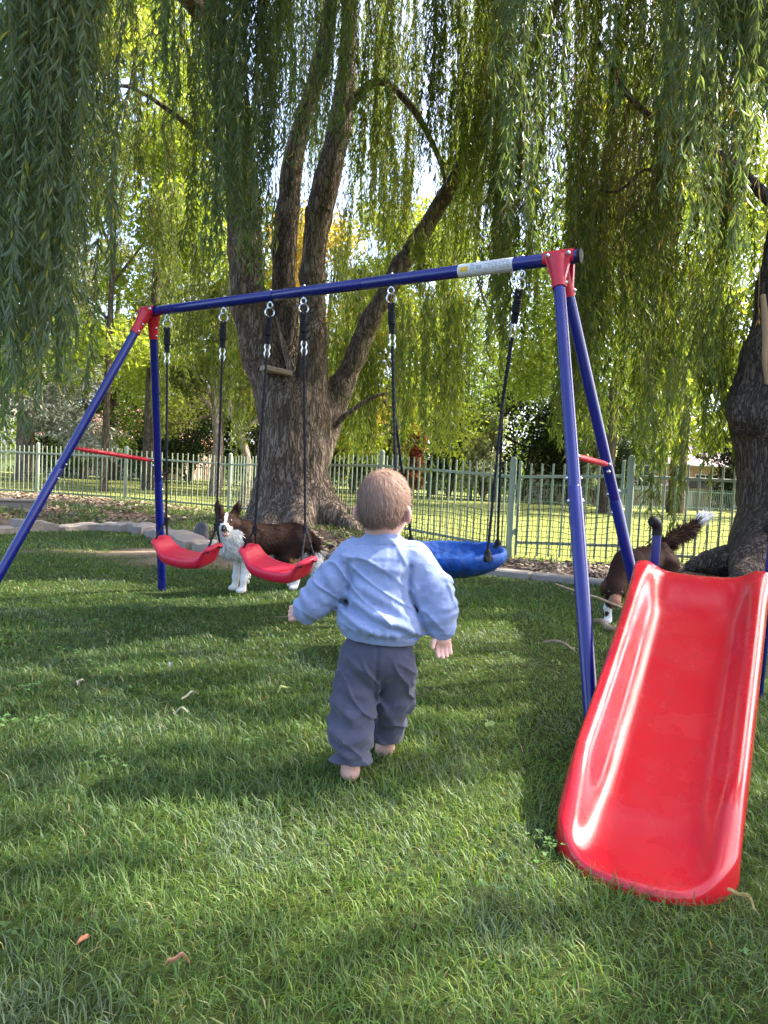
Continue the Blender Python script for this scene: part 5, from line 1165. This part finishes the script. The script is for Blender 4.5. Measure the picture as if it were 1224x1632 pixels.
_gr = np.random.default_rng(3); GAPS += [(np.array([_gr.uniform(-.6, .55) * y_, y_, 0.0]), _gr.uniform(.03, .08)) for y_ in _gr.uniform(1.1, 5.5, 44)]  # random extra gaps added to let small sun dapples onto the lawn
GP = np.array([g for g, _ in GAPS]); GR = np.array([q for _, q in GAPS])
def blocks(top, ln, m_=None):
    for f in (.0, .25, .5, .75, 1.0):
        p = np.asarray(top) - np.array([0, 0, ln * f]) - GP; t = p @ TO_SUN; d = np.linalg.norm(p - t[:, None] * TO_SUN, axis=1)
        if np.any(((t > .4) & (d < GR + .06))[:m_]): return True
    return False
class Leaves:
    def __init__(s): s.V = []; s.C = []; s.n = 0; s.tv = []; s.tf = []; s.tn = 0
    def add(s, base, dirv, wv, L, Wd, col_, curl):
        n = len(base); L = L[:, None]; w = wv * (Wd / 2)[:, None]; nn = np.cross(dirv, wv); c = curl[:, None]
        V = np.stack([base, base + dirv * L * .42 + w + nn * L * .05, base + dirv * L * .97 - nn * L * c, base + dirv * L * .42 - w + nn * L * .05], 1)
        s.V.append(V.reshape(-1, 3)); s.C.append(np.repeat(col_, 4, 0)); s.n += n
    def twig(s, P, r):                            # P: (n,k,3) three-sided ribbons
        n, k, _ = P.shape; T = nrm(np.gradient(P, axis=1)); a = nrm(np.cross(T, np.array([.3, 1, .1]))); b = np.cross(T, a); rr = r[:, None, None] * np.linspace(1, .35, k)[None, :, None]
        V = np.stack([P + a * rr, P - a * rr * .5 + b * rr * .87, P - a * rr * .5 - b * rr * .87], 2); s.tv.append(V.reshape(-1, 3))
        i = np.arange(n)[:, None, None] * k * 3 + np.arange(k - 1)[None, :, None] * 3; j = np.arange(3)[None, None]; j2 = (j + 1) % 3
        s.tf.append((np.stack([i + j, i + j2, i + 3 + j2, i + 3 + j], -1) + s.tn).reshape(-1, 4)); s.tn += n * k * 3
    def build(s, parent, m, twm, name='crown'):
        V = np.concatenate(s.V); b = np.arange(s.n)[:, None] * 4
        F = np.concatenate([b + np.array([[0, 1, 2]]), b + np.array([[0, 2, 3]])])
        o = link(name, fast_mesh(name, V, F, False, np.concatenate(s.C)), m, parent); o['kind'] = 'stuff'
        if s.tv:
            q = link('twigs', fast_mesh('twigs', np.concatenate(s.tv), np.concatenate(s.tf), True), twm, parent); q['kind'] = 'stuff'
        return o
TONES = dict(grey=[(.118, .162, .098), (.140, .185, .128), (.100, .142, .075), (.150, .185, .100)], olive=[(.092, .125, .028), (.115, .145, .034), (.078, .112, .030), (.135, .150, .038)], lit=[(.125, .165, .035), (.150, .178, .040), (.108, .150, .036), (.165, .178, .050)], brown=[(.20, .12, .06), (.14, .085, .045)])  # lit: sunlight on the hanging strands put into the leaf colour
def strands(LV, top, length, drift, tone, LL, LW, per_m, r, twr=.0022, bare=.0, k=12):
    n = len(top); u = np.linspace(0, 1, k)[None, :, None]
    ph = r.uniform(0, 6.28, (n, 1, 1)); wig = r.normal(0, .03, (n, 1, 3)) * np.sin(u * 6 + ph) * np.array([1, 1, 0])
    start = drift[:, None, :] * (1 - np.exp(-u * 3.2)) + wig * length[:, None, None] ** .5
    P = top[:, None, :] + start + np.array([0, 0, -1.0]) * (length[:, None, None] * (u - .10 * np.sin(np.minimum(u * 3, 1) * math.pi) * 0)); LV.twig(P, np.full(n, twr) * r.uniform(.7, 1.3, n))
    cnt = np.maximum(4, (length * per_m).astype(int)); sid = np.repeat(np.arange(n), cnt); N = len(sid)
    t = r.random(N) * (1 - bare) + bare; x = t * (k - 1); i = np.minimum(x.astype(int), k - 2); f = (x - i)[:, None]; base = P[sid, i] * (1 - f) + P[sid, i + 1] * f
    ph = r.uniform(0, 6.28, N); o = np.stack([np.cos(ph), np.sin(ph), np.zeros(N)], -1)
    D = nrm(o * r.uniform(.12, .68, N)[:, None] + np.array([0, 0, -1.0]) * r.uniform(.6, 1.15, N)[:, None] + r.normal(0, .12, (N, 3))); w = nrm(np.cross(D, r.normal(0, 1, (N, 3))))
    pal = np.array(TONES[tone]); sc = pal[r.integers(0, len(pal), n)][sid] * .6 + pal[r.integers(0, len(pal), N)] * .4; c = sc * r.uniform(.7, 1.3, (N, 1)); y = r.random(N) < .02; c[y] = np.array([.34, .30, .05])
    LV.add(base, D, w, LL * r.uniform(.6, 1.2, N), LW * r.uniform(.75, 1.2, N), c, r.uniform(-.05, .16, N))
def curtain(LV, x0, x1, yt0, yt1, yb0, yb1, D0, D1, n, tone, r, LL=.112, LW=.0128, per_m=56, clump=7):
    nc = max(1, n // clump); cx = r.uniform(x0, x1, nc); cd = r.uniform(D0, D1, nc); cb = r.uniform(yb0, yb1, nc); ct = r.uniform(yt0, yt1, nc); tops = []; lens = []; dr = []
    for i in range(n):
        j = i % nc; D = cd[j] + r.normal(0, .12); x = cx[j] + r.normal(0, .09) * FPX / D; b = px(x, cb[j] + r.normal(0, 28), D); a = px(x, ct[j], D); L = max(.5, a[2] - b[2]); d = np.array([r.normal(0, .16), r.normal(0, .16), 0]) * min(1.2, L * .5)
        if a[2] > 2.5 and blocks([b[0] - d[0], b[1] - d[1], b[2] + L], L, 20) and r.random() < .55: continue
        tops.append([b[0] - d[0], b[1] - d[1], b[2] + L]); lens.append(L); dr.append(d)
    strands(LV, np.array(tops), np.array(lens), np.array(dr), tone, LL, LW, per_m, r)
ra = np.random.default_rng(21); LA, LBv = Leaves(), Leaves()
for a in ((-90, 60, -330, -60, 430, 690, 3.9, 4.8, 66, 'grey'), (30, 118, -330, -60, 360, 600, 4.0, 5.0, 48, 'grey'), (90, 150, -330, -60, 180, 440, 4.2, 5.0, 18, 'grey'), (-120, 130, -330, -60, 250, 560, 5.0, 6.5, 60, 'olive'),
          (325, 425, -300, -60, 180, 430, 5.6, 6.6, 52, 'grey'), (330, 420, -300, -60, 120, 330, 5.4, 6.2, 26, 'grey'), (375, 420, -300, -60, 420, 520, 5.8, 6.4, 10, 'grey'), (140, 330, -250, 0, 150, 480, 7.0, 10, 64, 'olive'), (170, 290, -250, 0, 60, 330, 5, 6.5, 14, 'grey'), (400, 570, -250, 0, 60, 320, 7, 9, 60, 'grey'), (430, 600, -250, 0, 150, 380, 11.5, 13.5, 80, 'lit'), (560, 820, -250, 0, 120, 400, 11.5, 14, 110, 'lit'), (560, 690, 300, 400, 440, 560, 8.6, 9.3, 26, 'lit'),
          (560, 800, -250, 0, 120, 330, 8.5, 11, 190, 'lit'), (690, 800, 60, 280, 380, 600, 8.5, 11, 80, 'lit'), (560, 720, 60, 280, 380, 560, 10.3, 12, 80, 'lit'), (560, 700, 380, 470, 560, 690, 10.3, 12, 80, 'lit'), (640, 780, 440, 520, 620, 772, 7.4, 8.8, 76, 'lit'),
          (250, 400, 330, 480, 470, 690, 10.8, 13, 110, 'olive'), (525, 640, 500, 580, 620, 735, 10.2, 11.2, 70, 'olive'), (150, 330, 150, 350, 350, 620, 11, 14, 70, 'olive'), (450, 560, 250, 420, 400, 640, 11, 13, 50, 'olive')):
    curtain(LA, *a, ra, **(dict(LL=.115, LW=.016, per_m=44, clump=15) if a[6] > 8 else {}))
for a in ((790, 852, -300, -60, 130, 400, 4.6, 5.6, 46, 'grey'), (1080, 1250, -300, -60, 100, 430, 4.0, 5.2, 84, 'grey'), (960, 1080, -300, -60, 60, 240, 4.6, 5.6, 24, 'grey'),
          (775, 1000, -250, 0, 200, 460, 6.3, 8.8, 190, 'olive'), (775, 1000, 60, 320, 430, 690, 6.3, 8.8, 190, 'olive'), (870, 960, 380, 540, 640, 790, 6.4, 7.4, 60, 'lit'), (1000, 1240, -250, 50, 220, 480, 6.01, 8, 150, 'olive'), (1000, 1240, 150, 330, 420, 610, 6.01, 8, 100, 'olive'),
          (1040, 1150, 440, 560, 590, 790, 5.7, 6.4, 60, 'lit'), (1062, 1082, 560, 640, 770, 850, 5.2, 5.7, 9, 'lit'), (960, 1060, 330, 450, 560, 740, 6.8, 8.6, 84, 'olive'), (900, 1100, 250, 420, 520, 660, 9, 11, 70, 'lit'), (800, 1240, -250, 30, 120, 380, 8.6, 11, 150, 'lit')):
    curtain(LBv, *a, ra, **(dict(LL=.112, LW=.0145, per_m=48, clump=15) if a[6] > 6 else {}))
# bare brown hanging twigs inside the right curtain
nt = 90; xx = ra.uniform(985, 1060, nt); Dp = ra.uniform(6.2, 7.2, nt); tp = np.array([px(xx[i], ra.uniform(150, 260), Dp[i]) for i in range(nt)]); ln = ra.uniform(.6, 1.6, nt)
strands(LBv, tp, ln, ra.normal(0, .12, (nt, 3)) * [1, 1, 0], 'brown', .07, .008, 8, ra, .003)
for LV_, rngs in ((LA, ((140, 330, 5.5, 9, 60), (400, 800, 8, 11, 90), (-40, 140, 4.2, 5.5, 14), (330, 420, 5.7, 6.6, 12))), (LBv, ((780, 1000, 6, 8.5, 70), (1050, 1224, 4.4, 7.5, 50)))):
    for (x0, x1, D0, D1, n_) in rngs:
        xx = ra.uniform(x0, x1, n_); Dp = ra.uniform(D0, D1, n_); tp = np.array([px(xx[i], ra.uniform(-120, 330), Dp[i]) for i in range(n_)])
        strands(LV_, tp, ra.uniform(.4, 1.8, n_), ra.normal(0, .28, (n_, 3)) * [1, 1, 0], 'brown', .08, .010, 9, ra, .0034)
# unseen crown overhead, leaves oversized and outline cut to shade the lawn
def overhead(LV, cx, cy, rad, n, r, zlo):
    tops, lens = [], []
    while len(tops) < n:
        q = r.uniform(-1, 1, 2); 
        if q @ q > 1: continue
        x, y = cx + q[0] * rad, cy + q[1] * rad; m_ = vnoise(np.array([[x * .95, y * .95, zlo]]))[0]
        if m_ < -.72 + .1 * r.random() or (x < 1.7 and y < 3.6 and cx > 0) or (y < .9 and cx > 0) or (y < 2.4 and cx < 0): continue
        l_ = r.uniform(.8, 1.8); z = max(zlo + 3.2 * (1 - (q @ q)) + r.uniform(-.4, 1.6), .82 + .78 * y + 1.6)
        if blocks([x, y, z], l_): continue
        tops.append([x, y, z]); lens.append(l_)
    tops = np.array(tops); ln = np.array(lens); strands(LV, tops, ln, r.normal(0, .22, (n, 3)) * [1, 1, 0], 'olive', .22, .050, 21, r, .004, k=5)
overhead(LBv, 4.4, 3.9, 6.0, 3300, ra, 4.6); overhead(LA, -2.0, 6.8, 6.0, 1000, ra, 5.4)
LA.build(wa, M['leaf'], M['twig']); LBv.build(wb, M['leaf'], M['twig'])

# ================================================================== background trees and shrubs
PAL = dict(lime=[(.22, .265, .045), (.26, .285, .05), (.17, .22, .04), (.29, .30, .075)], green=[(.085, .125, .026), (.11, .15, .032), (.07, .105, .028), (.14, .16, .04)], orange=[(.36, .21, .055), (.30, .22, .05), (.22, .22, .04), (.42, .24, .08)],
           dark=[(.022, .038, .016), (.03, .048, .02), (.018, .03, .015)], olive=[(.10, .11, .03), (.14, .14, .04), (.08, .095, .03)], pink=[(.42, .12, .12), (.30, .07, .08), (.24, .16, .07)], pale=[(.42, .41, .36), (.34, .35, .29), (.22, .24, .18)], yellow=[(.26, .275, .05), (.22, .25, .045), (.18, .22, .04)])
def leaf_cloud(cs, rs, n, size, pal, r, asp=.55):
    k = r.choice(len(cs), n, p=(rs.prod(1) ** .75) / (rs.prod(1) ** .75).sum()); d = nrm(r.normal(0, 1, (n, 3))); rad = r.random(n)[:, None] ** .45
    P = cs[k] + d * rs[k] * rad; D = nrm(r.normal(0, 1, (n, 3)) + [0, 0, -.4]); w = nrm(np.cross(D, r.normal(0, 1, (n, 3)))); pal = np.array(PAL[pal])
    c = (pal[r.integers(0, len(pal), len(cs))][k] * .5 + pal[r.integers(0, len(pal), n)] * .5) * r.uniform(.7, 1.3, (n, 1)); return P, D, w, size * r.uniform(.6, 1.3, n), size * asp * r.uniform(.7, 1.2, n), c, r.uniform(-.1, .2, n)
def tree(label, x, D, h, spread, pal, seed, name='tree', n=12000, size=.15, clear=.20, nclump=28, bark='barkb', tr=.18, lean=0.0, group='trees beyond the fence', limbs=7):
    r = np.random.default_rng(seed); g = px(x, 800, D); b = np.array([g[0], D, 0.0]); t = thing(name, label, 'tree', b, group)
    top = b + [lean, 0, h * .82]; pts = [b - [0, 0, .1], b + [lean * .2 + r.normal(0, .05), 0, h * .25], b + [lean * .6 + r.normal(0, .1), r.normal(0, .1), h * .55], top]
    mb = MB().add(*rough_tube(pts, [tr * 1.35, tr, tr * .7, tr * .2], 30, 10, .05, seed))
    cs, rs = [], []
    for i in range(nclump):
        z = clear + (1 - clear) * (i + r.random()) / nclump; q = math.sqrt(max(.06, 1 - ((z - clear - .38 * (1 - clear)) / (.66 * (1 - clear))) ** 2)); a = r.uniform(0, 6.28); rr = spread * q * r.uniform(.35, .95)
        c = b + np.array([lean * z + math.cos(a) * rr, math.sin(a) * rr, h * z]); cs.append(c); s = spread * r.uniform(.22, .40); rs.append([s, s, s * r.uniform(.6, .9)])
        if i % max(1, nclump // limbs) == 0:
            p0 = np.array(pts[1]) + (top - np.array(pts[1])) * min(.9, max(.02, z - .32)); mb.add(*rough_tube([p0, p0 * .5 + c * .5 + [0, 0, -.1 * spread * .3], c], [tr * .55, tr * .34, tr * .12], 14, 7, .05, i))
    mb.build('trunk', M[bark], t, True); LV = Leaves(); LV.add(*leaf_cloud(np.array(cs), np.array(rs), int(n * 1.45), size * 1.25, pal, r)); LV.build(t, M['bgleaf'], None)
    return t
tree('tall bright lime green tree left of the big willow', 235, 24, 17.5, 4.4, 'lime', 1, n=22000)
tree('second lime green tree crowding the gap left of the willow', 165, 21, 15.5, 3.6, 'lime', 21, n=15000, tr=.09)
tree('mid green tree just left behind the willow trunk', 345, 31, 12.5, 4.0, 'olive', 2, n=12000)
tree('tree with browning orange leaves behind the willow trunk', 505, 27, 10.2, 3.6, 'orange', 3, n=12000)
tree('yellow green tree seen between the willow stems and the long limb', 625, 25, 9.8, 3.5, 'yellow', 4, n=12000)
tree('broad green tree behind the hanging curtain above the saucer swing', 790, 33, 12.0, 4.6, 'green', 5, n=12000)
tree('lime tree behind the right end of the swing beam', 965, 23, 13.5, 4.0, 'lime', 6, n=15000)
tree('dark forked tree standing in front of the brick house', 1077, 27, 12.5, 4.2, 'green', 7, n=9000, tr=.26, clear=.36, limbs=10)
tree('yellow green tree behind the right willow trunk', 1215, 25, 13, 4.2, 'yellow', 8, n=12000)
tree('dark trunked tree beyond the lawn left of the blue back leg', 178, 37, 12, 3.6, 'olive', 9, n=9000, tr=.24, clear=.4)
tree('tall green tree at the far left behind the pale cedar', 40, 40, 16, 5, 'green', 10, n=11000)
tree('olive tree in front of the red roofed house', 255, 41, 9.5, 3.4, 'olive', 15, n=9000, clear=.12)
tree('small green tree left of the red roofed house', 130, 36, 7.5, 2.6, 'green', 16, n=8000, clear=.15)
tree('dense green tree filling the gap behind the willow trunk', 430, 40, 11, 4.2, 'green', 17, n=9000, clear=.1)
tree('green tree behind the saucer swing', 690, 40, 11, 4.0, 'green', 18, n=9000, clear=.1)
tree('green tree between the two right hand houses', 1140, 50, 11, 3.6, 'green', 19, n=7000, clear=.1)
tree('green tree beyond the left edge of the fence', -130, 27, 14, 4.4, 'green', 12, n=8000)
tree('slender pale stemmed tree just behind the fence by the collie', 386, 14.6, 4.3, 1.0, 'olive', 13, n=3500, size=.10, tr=.085, clear=.55, bark='barkp', nclump=12, lean=-.15, limbs=3)
tree('pale trunked tree further back left of the willow', 342, 22, 6.5, 1.7, 'olive', 14, n=5000, size=.12, tr=.16, clear=.5, bark='barkp', nclump=14)
def shrub(label, x, D, h, w, pal, seed, n=6500, size=.19):
    h *= 1.08; w *= 1.22 if pal == 'dark' else 1.0
    r = np.random.default_rng(seed); g = px(x, 800, D); b = np.array([g[0], D, 0.0]); t = thing('shrub', label, 'shrub', b, 'shrubs along the far fence'); mb = MB(); cs, rs = [], []
    for i in range(12):
        a = r.uniform(0, 6.28); z = h * (.16 + .74 * (i + r.random()) / 12); q = w * r.uniform(.1, .75) * (1 - .55 * (z / h) ** 2); c = b + [math.cos(a) * q, math.sin(a) * q, z]; cs.append(c); s = w * r.uniform(.30, .5); rs.append([s, s, s * .9])
        mb.add(*rough_tube([b, b * .5 + c * .5 + [0, 0, .1], c], [.05, .035, .015], 10, 6, .05, i))
    mb.build('stems', M['barkb'], t, True); LV = Leaves(); LV.add(*leaf_cloud(np.array(cs), np.array(rs), n, size, pal, r)); LV.build(t, M['bgleaf'], None, 'foliage')
for k, (x, D, h, w, pal, lab) in enumerate(((95, 41, 3.4, 2.2, 'dark', 'dark evergreen shrub behind the cedar trunk'), (225, 40, 4.2, 2.4, 'dark', 'dark shrub mass behind the left swing leg'), (300, 38, 5.2, 2.4, 'dark', 'tall dark shrub right of the left swing leg'), (400, 36, 5.0, 2.3, 'dark', 'dark shrub hidden beside the willow trunk'), (560, 36, 5.4, 2.4, 'dark', 'dark shrub right of the willow trunk'), (620, 35, 4.4, 2.0, 'green', 'green shrub behind the toddler\'s head'),
        (657, 31, 3.3, .8, 'pink', 'pink red leaved shrub above the fence left of the saucer swing'), (715, 34, 6.0, 2.0, 'dark', 'dark conifer shrub above the saucer swing'), (770, 30.5, 4.4, 1.2, 'pale', 'white flowering shrub behind the right saucer rope'), (830, 33, 6.0, 2.3, 'dark', 'dark shrub left of the right swing leg'), (905, 32, 5.0, 2.2, 'dark', 'dark shrub behind the right swing leg'), (948, 30.8, 3.6, 1.0, 'pale', 'small white flowering shrub by the right red brace'), (975, 34, 5.5, 1.9, 'dark', 'dark shrub beside the brick house'),
        (1165, 36, 4.2, 1.8, 'dark', 'dark shrub beside the right willow trunk'), (1120, 44, 4.5, 2.4, 'pale', 'pale shrub in front of the pink house'), (480, 37, 4.6, 2.2, 'dark', 'dark shrub behind the willow stems'), (1260, 34, 5, 2.4, 'dark', 'dark shrub past the right edge of the lawn'))):
    shrub(lab, x, D, h, w, pal, 60 + k)
# pale cedar at the left
def cedar():
    r = np.random.default_rng(77); g = px(38, 765, 29); b = np.array([g[0], 29.0, 0]); t = thing('cedar_tree', 'pale grey drooping cedar standing beyond the fence at far left', 'tree', b); h = 15.0
    MB().add(*rough_tube([b - [0, 0, .1], b + [.05, 0, 2.0], b + [.1, 0, 7], b + [0, 0, h]], [.44, .33, .22, .04], 40, 14, .06, 3)).build('trunk', M['barkp'], t, True)
    LV = Leaves(); mb = MB()
    for i in range(58):
        z = 1.9 + (h - 2.4) * (i / 58) ** 1.1; a = r.uniform(0, 6.28) if i > 14 else r.choice([r.normal(-.2, .6), r.normal(3.2, .7), r.normal(-1.5, .5)]); L = (4.6 * (1 - z / h) + .8) * r.uniform(.65, 1.1); d = np.array([math.cos(a), math.sin(a), 0]); p0 = b + [0, 0, z]
        P = catmull([p0, p0 + d * L * .35 + [0, 0, .18], p0 + d * L * .7 + [0, 0, -.12], p0 + d * L + [0, 0, -.75 - .3 * r.random()]], 26); mb.add(*tube(P, np.linspace(.065, .012, 26), 6))
        n = int(560 * L / 3); u = r.random(n) ** .8 * .85 + .15; x = u * 25; ii = np.minimum(x.astype(int), 24); B0 = P[ii] + r.normal(0, 1, (n, 3)) * np.array([.28, .28, .09]) * (.5 + u[:, None]); sd_ = np.cross(d, [0, 0, 1.0]); B0 = B0 + sd_ * r.normal(0, .30, (n, 1)) * np.sin(u[:, None] * 3.0)
        D = nrm(d * .7 + r.normal(0, .6, (n, 3)) + [0, 0, -.25]); w = nrm(np.cross(D, r.normal(0, 1, (n, 3)))); c = np.array([[.40, .40, .33], [.32, .33, .26], [.24, .26, .20], [.16, .19, .14]])[r.integers(0, 4, n)] * r.uniform(.75, 1.25, (n, 1))
        LV.add(B0, D, w, r.uniform(.16, .36, n), r.uniform(.045, .09, n), c, r.uniform(-.1, .2, n))
    mb.build('limbs', M['barkp'], t, True); LV.build(t, M['needle'], None)
cedar()
# wooded backdrop that reads as one mass
r = np.random.default_rng(5); cs, rs = [], []
for i in range(260):
    a = math.radians(r.uniform(-62, 62)); D = r.uniform(54, 72); z = r.uniform(.5, 10.5) if i > 90 else r.uniform(.3, 2.5) * (1.0 if abs(a) > .2 else .85); cs.append([math.sin(a) * D, math.cos(a) * D, z]); q = r.uniform(2.2, 4.0); rs.append([q, q, q * .8])
LV = Leaves(); LV.add(*leaf_cloud(np.array(cs), np.array(rs), 46000, .62, 'green', r)); wd = thing('distant_woodland', 'far wooded backdrop reading as one dark green mass', 'woodland', (0, 60, 0)); wd['kind'] = 'stuff'; LV.build(wd, M['bgleaf'], None)
